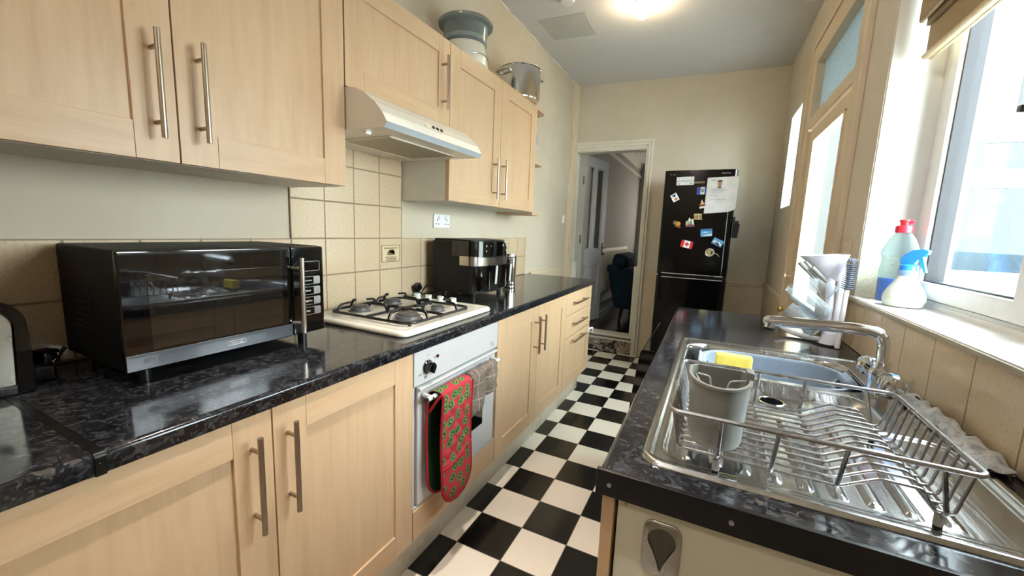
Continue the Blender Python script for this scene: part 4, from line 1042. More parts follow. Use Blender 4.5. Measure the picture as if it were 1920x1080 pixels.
# pen basket on the side of the fridge
t = thing('pen_basket', 'small dark mesh basket hanging on the right side of the fridge', 'basket', (1.590, 4.36, 1.285))
b = MB(); b.loft([[(x, y, 1.285) for x, y in rrect(1.563, 1.603, 4.325, 4.395, .008)], [(x, y, 1.40) for x, y in rrect(1.562, 1.612, 4.32, 4.40, .008)], [(x, y, 1.40) for x, y in rrect(1.565, 1.609, 4.323, 4.397, .007)], [(x, y, 1.292) for x, y in rrect(1.566, 1.600, 4.328, 4.392, .007)]])
b.build('mesh_cup', clearplastic('mesh_black', '#1D1822', .55, .5), t)
b = MB(); b.box(1.561, 1.575, 4.335, 4.385, 1.40, 1.455, .004); b.box(1.57, 1.604, 4.34, 4.375, 1.385, 1.425, .008); b.build('contents', plain('dark_plum', '#231B26', .6), t)

# ------------------------------------------------------------------ doorway door, next room furniture
du = Vector((.125, .60, 0)).normalized(); dn = Vector((-du.y, du.x, 0)); H = Vector((.035, 5.075, .205))
Md = Matrix(((du.x, dn.x, 0, H.x), (du.y, dn.y, 0, H.y), (0, 0, 1, H.z), (0, 0, 0, 1)))
d2 = sthing('door_2', H, 'white panelled door standing open into the next room')
PD = plain('door_white', '#C9CCD0', .35, var=.03)
b = MB(); W, HH = .62, 1.93
for a in ((0, .10, 0, HH), (W-.10, W, 0, HH), (.1002, W-.1002, HH-.10, HH), (.1002, W-.1002, 0, .20), (.1002, W-.1002, .70, .88), (.265, .345, .2002, .6998), (.265, .345, .8802, HH-.1002)): b.box(a[0], a[1], -.04, 0, a[2], a[3])
for x0, x1 in ((.10, .265), (.345, W-.10)): b.box(x0, x1, -.028, -.012, .2, .7)
for x0, x1 in ((.10, .265), (.345, W-.10)):
    b.box(x0+.02, x1-.02, -.033, -.007, .23, .67, .006)
    for q in ((x0, x0+.014, .88, HH-.10), (x1-.014, x1, .88, HH-.10), (x0, x1, .88, .894), (x0, x1, HH-.114, HH-.10)): b.box(q[0], q[1], -.036, -.004, q[2], q[3], .003)
bb = b; bb.bm.transform(Md); dleaf = bb.build('door_leaf', PD, d2, sharp=15)
b = MB(); [b.box(x0+.004, x1-.004, -.022, -.018, .884, HH-.104) for x0, x1 in ((.10, .265), (.345, W-.10))]; b.bm.transform(Md); b.build('door_glass', frosted('door2_glass', '#AEB6B6', .25), dleaf)
b = MB(); b.box(W-.055, W-.02, -.045, -.04, .80, .96, .002); b.tube(soft([(W-.035, -.045, .90), (W-.035, -.085, .90), (W-.13, -.085, .90)], .015), .008, 10); b.bm.transform(Md); b.build('lever_handle', steel('dark_handle', '#6E6A64', .35), dleaf)
b = MB(); [b.cyl((0, -.045, z-.045), (0, -.045, z+.045), .008, 10) for z in (.25, 1.0, 1.65)]; b.bm.transform(Md); b.build('hinge', plain('hinge_dark', '#5A5650', .4, .6), dleaf)

t = thing('radiator', 'long cream radiator on the left wall of the next room, behind the dark armchair', 'radiator', (.16, 6.5, .30))
b = MB(); b.box(.125, .19, 5.70, 7.30, .49, 1.09, .008); [b.box(.19, .197, 5.75+k*.05, 5.775+k*.05, .53, 1.05, .003) for k in range(31)]; b.build('panel', plain('radiator_cream', '#C6C4B4', .4), t)
b = MB(); b.cyl((.16, 5.66, .30), (.16, 5.66, .56), .012, 10); b.cyl((.16, 5.66, .54), (.16, 5.70, .54), .012, 10); b.cyl((.16, 5.66, .38), (.16, 5.66, .46), .018, 12); b.cyl((.2, 5.70, 1.03), (.2, 5.66, 1.03), .016, 12); b.build('valve', plain('valve_dark', '#4A4A4C', .4, .5), t)

t = thing('armchair', 'dark teal armchair seen through the doorway', 'armchair', (.75, 6.1, .19))
TEAL = plain('teal_fabric', '#172B37', .9, spec=.15, var=.15, vs=40)
b = MB()
def rlp(x0, x1, y0, y1, z, r): return [(x, y, z) for x, y in rrect(x0, x1, y0, y1, r, 4)]
b.loft([rlp(.40, 1.08, 5.68, 6.50, .36, .03), rlp(.36, 1.10, 5.66, 6.52, .42, .05), rlp(.29, 1.14, 5.63, 6.56, .76, .06), rlp(.28, 1.15, 5.63, 6.56, .835, .06), rlp(.31, 1.13, 5.66, 6.53, .86, .05)])
b.build('frame', TEAL, t, sharp=50)
for y0, y1 in ((5.62, 5.80), (6.40, 6.56)):
    b = MB(); b.box(.27, .42, y0, y1, .80, .90, .03, 3); b.build('arm', TEAL, t)
b = MB(); b.box(.315, .50, 5.70, 6.50, .862, 1.03, .05, 4, M=rot('Y', 8, (.4, 6, .95))); b.build('back_cushion', TEAL, t)
LEGD = plain('leg_dark', '#120E0C', .4)
for x, y, dx, dy in ((.47, 5.75, -.02, -.04), (1.02, 5.75, .03, -.04), (.47, 6.42, -.02, .04), (1.02, 6.42, .03, .04)):
    b = MB(); b.tube([(x, y, .37), (x+dx, y+dy, .191)], .026, 10, radii=[.027, .016]); b.build('leg', LEGD, t)
b = MB(); b.box(.56, .66, 5.80, 6.14, .875, 1.06, .04, 4, M=rot('Y', 10, (.6, 6, .95)))
sm_, nt, out = mk('striped_cushion'); bs = bsdf(nt, out, None, .9, spec=.1); wv = N(nt, 'ShaderNodeTexWave', wave_type='BANDS', bands_direction='Y'); wv.inputs['Scale'].default_value = 7; L(nt, coords(nt), wv.inputs[0])
L(nt, ramp(nt, wv.outputs['Fac'], [(.35, lin('#2E4A58')), (.55, lin('#7E97A4'))]), bs.inputs[0])
tag(b.build('cushion', sm_), 'blue grey striped cushion on the teal armchair', 'cushion')
b = MB(); b.box(.70, .80, 5.72, 6.0, .875, 1.03, .04, 4, M=rot('Y', 8, (.75, 6, .95))); tag(b.build('cushion', plain('mustard', '#7A6A1E', .9)), 'mustard cushion on the armchair, against the door frame', 'cushion')

# ------------------------------------------------------------------ right hand units and worktop
t = thing('sink_unit', 'cream sided sink base unit with a steel cloth holder on its end', 'cabinet', (1.63, 1.7, .1))
EPC = plain('end_panel_cream', '#CFCBB8', .4, var=.04, vs=5)
for a in ((1.350, 1.92, 1.212, 1.230, .12, .871), (1.350, 1.92, 2.227, 2.245, .12, .871)):
    b = MB(); b.box(*a); b.build('side_panel', EPC, t)
b = MB(); b.box(1.350, 1.92, 1.23, 2.227, .12, .138); b.build('bottom_panel', EPC, t)
b = MB(); b.box(1.902, 1.92, 1.23, 2.227, .138, .8); b.build('back_panel', EPC, t)
for y0, y1 in ((1.203, 1.722), (1.725, 2.244)):
    b = MB(); b.mat(W_V); b.box(1.325, 1.345, y0, y0+.08, .15, .866, .0015); b.box(1.325, 1.345, y1-.08, y1, .15, .866, .0015); b.box(1.332, 1.345, y0+.07, y1-.07, .2, .82); b.box(1.325, 1.345, y0+.08, y1-.08, .15, .23, .0015); b.box(1.325, 1.345, y0+.08, y1-.08, .786, .866, .0015); b.build('door', parent=t)
b = MB(); b.box(1.40, 1.9, 1.25, 2.2, .001, .12); b.build('plinth', plain('plinth_dark', '#8E8672', .5), t)
b = MB(); [b.cyl((x, 1.2105, z), (x, 1.2125, z), .003, 8) for x, z in ((1.362, .852), )]; b.build('screw_cap', plain('cap_tan', '#A89B7C', .5), t)

def wpw(v):
    k = (v.y-1.195)/1.69; a = max(0, min(1, (1.93-v.x)/.62))
    return (v.x - .016*k*a + max(0, (1-a))*(RW(v.y)-1.93), v.y + .05*(v.x-1.31)*k, v.z)
r = .010
prof = [(1.93, .872), (1.322, .872)] + [(1.318+r-r*math.cos(a), .910-r+r*math.sin(a)) for a in [PI/2*k/6 for k in range(7)]] + [(1.93, .910)]
# the worktop is cut out for the sink bowls: build it as strips around the opening
def strip(b, x0, x1, y0, y1): b.box(x0, x1, y0, y1, .872, .910)
b = MB(); b.prism([(1.40, .872), (1.322, .872)] + [(1.318+r-r*math.cos(a), .910-r+r*math.sin(a)) for a in [PI/2*k/6 for k in range(7)]] + [(1.40, .910)], 'y', 1.197, 2.888)
strip(b, 1.40, 1.93, 2.145, 2.888); strip(b, 1.40, 1.93, 1.197, 1.27); strip(b, 1.88, 1.93, 1.27, 2.145)
tag(b.build('worktop', LAM, warp=wpw), 'black speckled worktop holding the sink', 'worktop')
b = MB(); b.box(1.316, 1.938, 1.1875, 1.1965, .8695, .9125, .0015)
es = tag(b.build('edge_strip', BLKP), 'black end strip with screws on the sink worktop', 'edge strip')
b = MB(); [b.cyl((x, 1.1845, .891), (x, 1.188, .891), .0035, 10) for x in (1.338, 1.509, 1.72)]; b.build('screw', SILV, es)

# black appliance with bulging door under the far end of that worktop
t = thing('kitchen_appliance', 'black glossy appliance protruding from under the sink worktop', 'appliance', (1.55, 2.56, 0))
b = MB(); b.box(1.33, 1.90, 2.265, 2.86, .02, .82, .004); b.box(1.36, 1.9, 2.28, 2.84, .001, .03); b.build('casing', BLKP, t)
pz = [(1.33, .10), (1.235, .10)] + [(1.218 - .028*math.sin(PI*(z-.10)/.70), z) for z in [.10+.70*k/14 for k in range(15)]] + [(1.222, .815), (1.228, .82), (1.33, .82)]
b = MB(); b.prism(pz, 'y', 2.262, 2.862, b=.0015); b.build('door', BLKG, t, sharp=25)

# cloth holder stuck on the end panel
t = thing('towel_holder', 'brushed steel push-in cloth holder on the cream end panel', 'cloth holder', (1.421, 1.211, .752))
hole = [(1.421 + .022*math.cos(a), .812 + .022*math.sin(a)) for a in [math.radians(-25 + 230*k/22) for k in range(23)]] + [(1.408, .786), (1.4215, .762), (1.434, .788)]
hole = [(1.421 + .021*math.cos(math.radians(a)), .811 + .021*math.sin(math.radians(a))) for a in range(-20, 201, 10)] + [(1.409, .790), (1.4165, .772), (1.4205, .757), (1.4225, .757), (1.4265, .772), (1.434, .790)]
cx, cz = 1.421, .795
def radial(poly, a):
    dx, dz = math.cos(a), math.sin(a); best = .0
    for k in range(len(poly)):
        (x0, z0), (x1, z1) = poly[k-1], poly[k]
        ex, ez = x1-x0, z1-z0; den = dx*ez - dz*ex
        if abs(den) < 1e-12: continue
        t = ((x0-cx)*ez - (z0-cz)*ex)/den; u = ((x0-cx)*dz - (z0-cz)*dx)/den
        if t > 0 and -1e-6 <= u <= 1+1e-6: best = max(best, t)
    return (cx+dx*best, cz+dz*best)
plate = rrect(cx-.0285, cx+.0285, .748, .8405, .016, 8)
ANG = [2*PI*k/96 for k in range(96)]
outl = [radial(plate, a) for a in ANG]; hole = [radial(hole, a) for a in ANG]
def lay(poly, y): return [(x, y, z) for x, z in poly]
dome = lambda p: p
b = MB(); b.loft([lay(outl, 1.2118), lay(outl, 1.2085), lay([(cx+(x-cx)*.93, cz+(z-cz)*.95) for x, z in outl], 1.2066), lay(hole, 1.2055), lay([(cx+(x-cx)*.97, .8+(z-.8)*.97) for x, z in hole], 1.2095)], cap0=False, cap1=False)
b.build('face', SS, t, sharp=40)
b = MB(); b.prism([(x, z) for x, z in hole], 'y', 1.2095, 1.2112); fl = b.build('pocket', plain('rubber_dark', '#4C463C', .4), t)
b = MB(); [b.sphere((1.421+s*(.0075+.0010*k), 1.2068, .757+.0072*k), .0016, None, 8, 6) for k in range(4) for s in (-1, 1)]; b.box(1.4202, 1.4218, 1.2062, 1.208, .749, .757); b.build('dots', SILV, t)

# ------------------------------------------------------------------ sink
def sm(x): x = max(0., min(1., x)); return x*x*(3-2*x)
def sd(x, y, x0, x1, y0, y1, r):
    qx = abs(x-(x0+x1)/2)-(x1-x0)/2+r; qy = abs(y-(y0+y1)/2)-(y1-y0)/2+r
    return math.hypot(max(qx, 0), max(qy, 0)) + min(max(qx, qy), 0) - r
SX0, SX1, SK0, SK1 = 1.371, 1.902, 1.246, 2.186
def sinkz(x, y):
    d = -sd(x, y, SX0, SX1, SK0, SK1, .035)
    z = .9105 + .0065*sm(d/.004) - .0035*sm((d-.013)/.007)
    a = -sd(x, y, 1.400, 1.882, 1.272, 1.600, .045)
    z -= .0045*sm(a/.012)
    if a > .0 and y < 1.585:
        e = sm((y-1.292)/.012)*sm((1.575-y)/.02)*sm((x-1.425)/.006)*sm((1.80-x)/.006)
        ph = ((x-1.425)/.0415) % 1
        z += .0042*e*sm((.22-abs(ph-.5))/.1)
    h = -sd(x, y, 1.425, 1.815, 1.585, 1.812, .07)
    z -= .020*sm(h/.05) + .010*sm((.10-math.hypot(x-1.614, y-1.735))/.09)*sm(h/.03)
    m = -sd(x, y, 1.400, 1.840, 1.836, 2.136, .075)
    z -= .004*sm((m+.004)/.008) + .150*sm(m/.028)
    return z
b = MB()
nx, ny = 190, 330
def spt(u, v):
    x = SX0 + (SX1-SX0)*u; y = SK0 + (SK1-SK0)*v; r = .035
    cx = min(max(x, SX0+r), SX1-r); cy = min(max(y, SK0+r), SK1-r)
    dx, dy = x-cx, y-cy; l = math.hypot(dx, dy)
    if l > r and dx != 0 and dy != 0: x, y = cx + dx/l*r, cy + dy/l*r
    return (x, y, sinkz(x, y))
b.grid(spt, nx, ny)
t = thing('kitchen_sink', 'stainless steel sink with ribbed drainer and two bowls', 'sink', (1.64, 1.716, .75))
skm = steel('sink_steel', '#B4B5B5', .2, (260, 8, 60), .09)
so = b.build('sink_bowl', skm, t, sharp=50)
b = MB(); b.lathe([(.030, 0), (.027, .0015), (.024, -.002), (.023, -.006), (.001, -.006)], T((1.614, 1.737, .8865)), 28); b.build('drain_ring', SSP, t)
b = MB(); b.lathe([(.0245, .0006), (.001, .0006)], T((1.614, 1.737, .8865)), 28, cap0=False); b.build('drain_hole', plain('hole_black', '#030303', .95, spec=.02), t)

# grey washing-up bowl standing in the main bowl
t = thing('washing_up_bowl', 'blue grey plastic washing-up bowl inside the sink', 'bowl', (1.64, 1.985, .768))
def bl(i, z, r): return [(x, y, z) for x, y in rrect(1.446+i, 1.822-i*.9, 1.852+i*.7, 2.118-i*.7, max(r-i, .02), 8)]
b = MB(); b.loft([bl(.045, .769, .10), bl(.020, .80, .10), bl(.006, .890, .10), bl(-.004, .899, .105), bl(-.004, .905, .105), bl(.010, .9055, .10), bl(.016, .897, .10), bl(.028, .80, .10), bl(.055, .776, .10)])
wb = b.build('bowl', BLUEGREY, t, sharp=60)
RIMP = plain('bowl_rim', '#93A0AE', .35)
for s, x in ((1, 1.826), (-1, 1.442)):
    Mh = Matrix(((0, -s*.66, -s*.75, x), (1, 0, 0, 1.985), (0, -.75, .66, .9075), (0, 0, 0, 1)))
    b = MB(); b.prism([(-.060, -.004), (.060, -.004), (.058, .020), (.036, .052), (-.036, .052), (-.058, .020)], 'z', -.004, .003, M=Mh, b=.002); hd = b.build('handle', RIMP, wb)
    b = MB(); b.box(-.030, .030, .012, .043, .0028, .0042, .0005, M=Mh); b.build('hand_hole', BLKM, hd)

b = MB().mat(plain('sponge_yellow', '#E6D66A', .95, spec=.1, bmp=.5, vs=40)); b.box(1.482, 1.572, 1.815, 1.842, .922, .968, .006, 3)
b.mat(plain('scourer_green', '#1F5A4E', .95)); b.box(1.481, 1.573, 1.814, 1.843, .9135, .9235, .003)
tag(b.build('sponge', loc=(1.527, 1.828, .9135)), 'yellow sponge with green scourer standing behind the grey cutlery cup', 'sponge')

# ------------------------------------------------------------------ tap
t = thing('mixer_tap', 'chrome mixer tap with a long swivel spout', 'tap', (1.848, 1.862, .914))
b = MB(); b.lathe([(.030, 0), (.030, .004), (.024, .009), (.021, .05), (.001, .052)], T((1.848, 1.862, .9135)), 28); b.tube([(1.848, 1.815, .962), (1.848, 1.909, .962)], .021, 20); b.sphere((1.848, 1.862, .962), .0255, None, 18, 12)
b.cyl((1.848, 1.862, .965), (1.848, 1.862, .992), .0175, 20); b.cyl((1.848, 1.862, .990), (1.848, 1.862, .996), .0195, 20); b.build('tap_body', CHR, t)
pth = soft([(1.848, 1.862, .992), (1.846, 1.862, 1.066), (1.790, 1.866, 1.072), (1.600, 1.879, 1.064)], .045, 10)
rad = [.0125 + .004*sm((k-9)/8) - .003*sm((k-16)/6)*(1 if k > 16 else 0) for k in range(len(pth))]
b = MB(); b.tube(pth, .013, 18, radii=[.0125 if k < 8 else .0145 for k in range(len(pth))]); b.tube([(1.613, 1.878, 1.066), (1.607, 1.878, 1.044)], .0135, 18); b.sphere((1.603, 1.8788, 1.0645), .0145, None, 16, 10); sp_ = b.build('spout', CHR, t)
b = MB(); b.cyl((1.607, 1.878, 1.047), (1.6065, 1.878, 1.039), .0145, 18); b.build('aerator', BLKP, sp_)
for y, s in ((1.802, -1), (1.922, 1)):
    Mk = T((1.848, y, .963)) @ Matrix.Rotation(math.radians(90*-s), 4, 'X') @ (Matrix.Rotation(math.radians(0), 4, 'X'))
    b = MB(); b.lathe([(.016, -.012), (.019, 0), (.025, .004), (.0275, .012), (.0265, .030), (.023, .038), (.012, .042), (.001, .043)], Mk, 14, 1, 1); k = b.build('tap_knob', CHR, t, sharp=20)
    b = MB(); b.tube([Mk @ Vector((.0205*math.cos(a), .0205*math.sin(a), .0395)) for a in [2*PI*q/24 for q in range(24)]], .0022, 6, closed=True); b.build('knob_ring', SSP, k)

# ------------------------------------------------------------------ dish rack and cutlery cup
t = thing('dish_rack', 'steel wire dish rack standing on the drainer', 'dish rack', (1.594, 1.41, .9135))
RX0, RX1, RY0, RY1, RZ, RB = 1.412, 1.776, 1.249, 1.546, 1.010, .941
b = MB(); b.tube([(x, y, RZ) for x, y in rrect(RX0, RX1, RY0, RY1, .014, 5)], .0036, 10, closed=True); b.build('rim', WIRE, t)
ys = [1.272 + k*(1.549-1.272)/12 for k in range(13)]
for k, y in enumerate(ys):
    yt = max(RY0+.012, min(RY1-.012, y))
    path = soft([(RX0, yt, RZ), (RX0+.004, yt, RZ-.008), (1.430, y, RB), (1.640, y, RB), (1.684, y, RB+.025), (1.728, y, RB+.025), (1.742, y, RB), (1.762, y, RB), (RX1-.003, yt, RZ-.012), (RX1, yt, RZ)], .006, 3)
    b = MB(); b.tube(path, .0023, 8); b.build('wire', WIRE, t)
for x, top in ((1.486, 1.486), (1.558, 1.560), (1.637, 1.640), (1.753, 1.735)):
    b = MB(); b.tube(soft([(top, RY0, RZ), (x, 1.266, RB-.004), (x, 1.40, RB-.0045), (x, 1.555, RB-.004), (top, RY1, RZ)], .012, 4), .0030, 8); b.build('cross_wire', WIRE, t)
for x, y in ((1.486, 1.274), (1.753, 1.282), (1.486, 1.540), (1.753, 1.540)):
    b = MB().mat(WIRE); b.cyl((x, y, RB-.004), (x, y, .930), .0032, 8); b.mat(plain('foot_grey', '#8B8A84', .5)); b.cyl((x, y, .9165), (x, y, .933), .0055, 10); b.mat(BLKP); b.cyl((x, y, .9105), (x, y, .9175), .0052, 10); b.build('foot', parent=t)

t = thing('cutlery_cup', 'grey plastic cutlery cup in the dish rack', 'cutlery holder', (1.48, 1.33, .9437))
def cup(z, s, ins=0.):
    cx, cy = 1.4805, 1.355
    o = [(cx + (.047*s-ins)*math.cos(a), cy - .008 + (.074*s-ins)*math.sin(a)) for a in [math.radians(180+180*k/18) for k in range(19)]]
    o += [(cx + (.047*s-ins), cy+.022-ins), (cx+(.038*s-ins), cy+.034-ins), (cx-(.038*s-ins), cy+.034-ins), (cx-(.047*s-ins), cy+.022-ins)]
    return [(x, y, z) for x, y in o]
b = MB(); b.loft([cup(.944, .88), cup(.946, .90), cup(1.046, 1.0), cup(1.048, 1.045), cup(1.052, 1.045), cup(1.052, 1.0, .003), cup(1.04, 1., .004), cup(.948, .89, .004)]); cu = b.build('cup', GREYP, t, sharp=40)
b = MB(); b.tube(soft([(1.440, 1.395, 1.035), (1.452, 1.335, 1.035), (1.475, 1.33, 1.020), (1.49, 1.33, 1.035), (1.522, 1.335, 1.035)], .012), .0012, 6); b.tube(soft([(1.446, 1.345, 1.048), (1.465, 1.338, 1.048), (1.468, 1.338, 1.03)], .004), .0016, 6); b.tube(soft([(1.492, 1.335, 1.03), (1.496, 1.335, 1.046), (1.52, 1.345, 1.048)], .005), .0016, 6); b.build('divider_wire', plain('divider_grey', '#9A9A95', .35), cu)
b = MB(); b.prism([(1.519, 1.346), (1.531, 1.338), (1.531, 1.368), (1.519, 1.372)], 'z', 1.044, 1.064, b=.002); b.build('rim_tab', GREYP, cu)

# folded patterned cloth along the wall behind the rack
clm, nt, out = mk('cloth_white_print'); bs = bsdf(nt, out, None, .95, spec=.1)
v = coords(nt)
vo = N(nt, 'ShaderNodeTexVoronoi'); vo.inputs['Scale'].default_value = 26; L(nt, v, vo.inputs['Vector'])
c = ramp(nt, noise(nt, v, 45, 4, .7), [(.35, lin('#A5AAB5')), (.55, lin('#E2E4E8')), (.8, lin('#F0F1F3'))])
L(nt, mixc(nt, ramp(nt, vo.outputs['Distance'], [(.16, (1, 1, 1, 1)), (.2, (0, 0, 0, 1))]), c, lin('#23242C')), bs.inputs[0]); bump(nt, bs, noise(nt, v, 120, 2), .5, .002)
def cloth(u, v):
    y = 1.49 + u*.40
    a = v*PI
    w = .036*(.75+.25*math.sin(u*9)); h = .026*(.8+.2*math.sin(u*13+1))*min(1, 3*u+.3)*min(1, 3*(1-u)+.25)
    return (1.905 + .003*math.sin(u*7) + .7*w*math.cos(a), y, .9185 + h*math.sin(a)**.7 + .004*math.sin(u*40+v*9))
b = MB(); b.grid(cloth, 70, 14); b.grid(lambda u, v: (1.882+.044*u+.002*math.sin(v*20), 1.50+.30*v, .9178), 8, 30)
tag(b.build('dish_cloth', clm, sharp=80), 'crumpled grey and white patterned cloth lying along the wall behind the dish rack', 'cloth')

# ------------------------------------------------------------------ baby bottle drying stand
t = thing('bottle_drying_stand', 'white upright baby bottle drying stand behind the tap', 'drying rack', (1.855, 2.405, .911))
LAV = plain('lilac_white_plastic', '#DCDCE6', .3)
b = MB(); b.lathe([(.034, 0), (.033, .006), (.001, .007)], T((1.858, 2.395, .9105)), 28, 1.05, .9); b.build('rubber_foot', BLKM, t)
b = MB(); b.lathe([(.032, .006), (.030, .012), (.024, .040), (.018, .048), (.001, .05)], T((1.858, 2.395, .9105)), 28, 1.05, .9)
arm = soft([(1.845, 2.41, .925), (1.80, 2.45, .918), (1.745, 2.505, .926), (1.715, 2.53, .945)], .05, 6); b.tube(arm, .016, 12, flat=(.55, 1.1)); b.build('base_arm', LAV, t)
b = MB(); b.tube(soft([(1.845, 2.40, .945), (1.846, 2.405, 1.05), (1.840, 2.415, 1.13), (1.846, 2.42, 1.20)], .05, 6), .013, 12, flat=(1, .6)); b.build('post', LAV, t)
b = MB(); b.tube(soft([(1.868, 2.39, .945), (1.872, 2.40, 1.07), (1.870, 2.415, 1.16), (1.866, 2.42, 1.21)], .05, 6), .012, 12, flat=(1, .6)); b.build('post', LAV, t)
def tr(z, s, ins=0):
    P = [(1.738, 2.435), (1.755, 2.405), (1.80, 2.385), (1.850, 2.372), (1.874, 2.375), (1.882, 2.40), (1.882, 2.45), (1.865, 2.475), (1.81, 2.475), (1.76, 2.458)]
    cx, cy = 1.855, 2.42
    o = []
    for x, y in P:
        d = math.hypot(x-cx, y-cy); k = s*(1-ins/d); o.append((cx+(x-cx)*k, cy+(y-cy)*k, z + (.0 if z < 1.2 else .014*(x-1.74)/.14)))
    return o
b = MB(); b.loft([tr(1.145, .22), tr(1.16, .36), tr(1.20, .70), tr(1.228, 1), tr(1.229, 1.0, .004), tr(1.202, .68, .004), tr(1.175, .4)]); b.build('top_tray', LAV, t, sharp=40)
b = MB()
for p, q in (((1.79, 2.405, 1.150), (1.738, 2.405, 1.205)), ((1.805, 2.43, 1.150), (1.752, 2.43, 1.206)), ((1.825, 2.395, 1.14), (1.775, 2.395, 1.190))): b.tube([p, q], .008, 10, radii=[.006, .0085])
b.build('peg', GREYP, t)
b = MB(); b.tube([(1.845, 2.41, 1.10), (1.80, 2.405, 1.135), (1.775, 2.405, 1.15)], .02, 10, radii=[.03, .02, .008]); b.build('tray_bracket', CLEARP, t)
b = MB(); [b.tube([(x, y, 1.215), (x+.02, y+.005, 1.238)], .01, 10, radii=[.013, .007]) for x, y in ((1.79, 2.42), (1.83, 2.41))]
tag(b.build('bottle_teat', CLEARP), 'clear teats lying in the top tray of the drying stand', 'teat')
def bottle(name, p, q, r, label):
    p = Vector(p); q = Vector(q); d = (q-p); l = d.length; M_ = T(p) @ d.to_track_quat('Z', 'Y').to_matrix().to_4x4()
    b = MB(); b.lathe([(r*.80, 0), (r*.82, l*.10), (r*.74, l*.13), (r*.98, l*.20), (r, l*.3), (r*.96, l*.55), (r, l*.8), (r*.95, l*.95), (r*.8, l), (r*.001, l), (r*.001, l*.985), (r*.76, l*.985), (r*.9, l*.94), (r*.95, l*.8), (r*.91, l*.55), (r*.95, l*.3), (r*.9, l*.2), (r*.69, l*.13), (r*.76, 0)], M_, 28, cap0=False, cap1=False)
    o = b.build(name, CLEARP, sharp=50, loc=tuple(p)); tag(o, label, 'bottle', 'baby bottles on the drying stand')
    return o, M_, l
o1, M1, l1 = bottle('baby_bottle', (1.722, 2.40, 1.118), (1.836, 2.405, 1.018), .034, 'upper clear baby bottle slanting on the drying stand')
b = MB(); b.M = M1; [b.tube([(.0347*math.cos(a), .0347*math.sin(a), l1*(.4+.07*k)) for a in [math.radians(200+q*6) for q in range(6 if k % 2 else 9)]], .0006, 5) for k in range(7)]; b.build('scale_marks', plain('mark_grey', '#8C97A2', .5), o1)
bottle('baby_bottle', (1.722, 2.425, 1.030), (1.822, 2.40, .955), .032, 'lower clear baby bottle slanting on the drying stand')
t = thing('bottle_brush', 'grey bristled bottle brush with white handle leaning on the drying stand', 'brush', (1.870, 2.352, .911))
b = MB(); b.tube(soft([(1.872, 2.350, .913), (1.873, 2.352, 1.02), (1.876, 2.358, 1.12)], .05), .008, 12, radii=None); b.build('handle', WPLA, t)
b = MB(); c0 = Vector((1.876, 2.358, 1.118)); ax = Vector((.006, .004, .1)).normalized()
b.cyl(c0, c0+ax*.092, .008, 12)
Mb = T(c0) @ ax.to_track_quat('Z', 'Y').to_matrix().to_4x4()
for rr in range(13):
    for k in range(16):
        a = 2*PI*(k+.5*(rr % 2))/16; z = .006+rr*.0069
        b.tube([Mb @ Vector((.006*math.cos(a), .006*math.sin(a), z)), Mb @ Vector((.0205*math.cos(a), .0205*math.sin(a), z+.004))], .0016, 4, radii=[.0018, .0009])
for k in range(11):
    a = 2*PI*k/11; b.tube([Mb @ Vector((0, 0, .09)), Mb @ Vector((.013*math.cos(a), .013*math.sin(a), .113))], .0015, 4)
b.build('bristles', plain('bristle_grey', '#6C7480', .5), t)

# ------------------------------------------------------------------ bottles on the sill
t = thing('washing_up_liquid', 'clear bottle of blue washing-up liquid with red cap on the sill', 'bottle', (2.012, 2.395, 1.0905))
Mw = T((2.012, 2.395, 1.0908)) @ Matrix.Rotation(math.radians(-28), 4, 'Z')
W_ = [(.044, 0), (.047, .004), (.047, .03), (.049, .105), (.0455, .135), (.0445, .145), (.050, .160), (.049, .172), (.034, .212), (.020, .232), (.019, .237)]
b = MB(); b.lathe(W_ + [(.001, .238)], Mw, 32, 1, .62); b.build('bottle', clearplastic('bottle_clear', '#E3EDEB', .10, .06, .5, '#AEBFBD'), t, sharp=50)
b = MB(); b.lathe([(.042, .002), (.0455, .006), (.0455, .03), (.0468, .078), (.001, .079)], Mw, 32, 1, .60); b.build('liquid', plain('liquid_blue', '#1B63CF', .15), t)
b = MB(); b.lathe([(.023, .233), (.0235, .252), (.021, .256), (.012, .257), (.013, .268), (.016, .270), (.015, .275), (.001, .276)], Mw, 28); b.box(-.004, .022, -.010, .010, .264, .274, .003, M=Mw); b.build('cap', plain('cap_red', '#CB2B38', .3), t)
t = thing('spray_bottle', 'small pear-shaped spray bottle with blue trigger on the sill', 'spray bottle', (2.0, 2.272, 1.0905))
Mv = T((2.0, 2.272, 1.0908))
b = MB(); b.lathe([(.042, 0), (.048, .004), (.0525, .022), (.051, .036), (.043, .056), (.031, .076), (.0245, .092), (.0235, .100), (.001, .101)], Mv, 36); b.build('bottle', plain('spray_milky', '#E2EADF', .25, coat=.3), t, sharp=60)
b = MB(); b.lathe([(.0245, .098), (.0245, .114), (.022, .116), (.001, .116)], Mv, 28); b.build('collar', clearplastic('collar_blue', '#AFCBEA', .5), t)
TB = plain('trigger_blue', '#2F86DE', .3)
Mt = Mv @ Matrix.Rotation(math.radians(-38), 4, 'Z')
b = MB(); b.lathe([(.0235, .114), (.022, .130), (.016, .134), (.001, .134)], Mv, 24)
b.prism([(-.018, .132), (.014, .132), (.018, .150), (.034, .164), (.042, .166), (.044, .178), (.030, .184), (.004, .178), (-.014, .162), (-.022, .146)], 'y', -.010, .010, M=Mt, b=.003); tb_ = b.build('spray_head', TB, t)
b = MB(); b.prism([(.018, .160), (.030, .163), (.036, .140), (.044, .112), (.038, .110), (.028, .132)], 'y', -.007, .007, M=Mt, b=.002); b.build('trigger', TB, tb_)

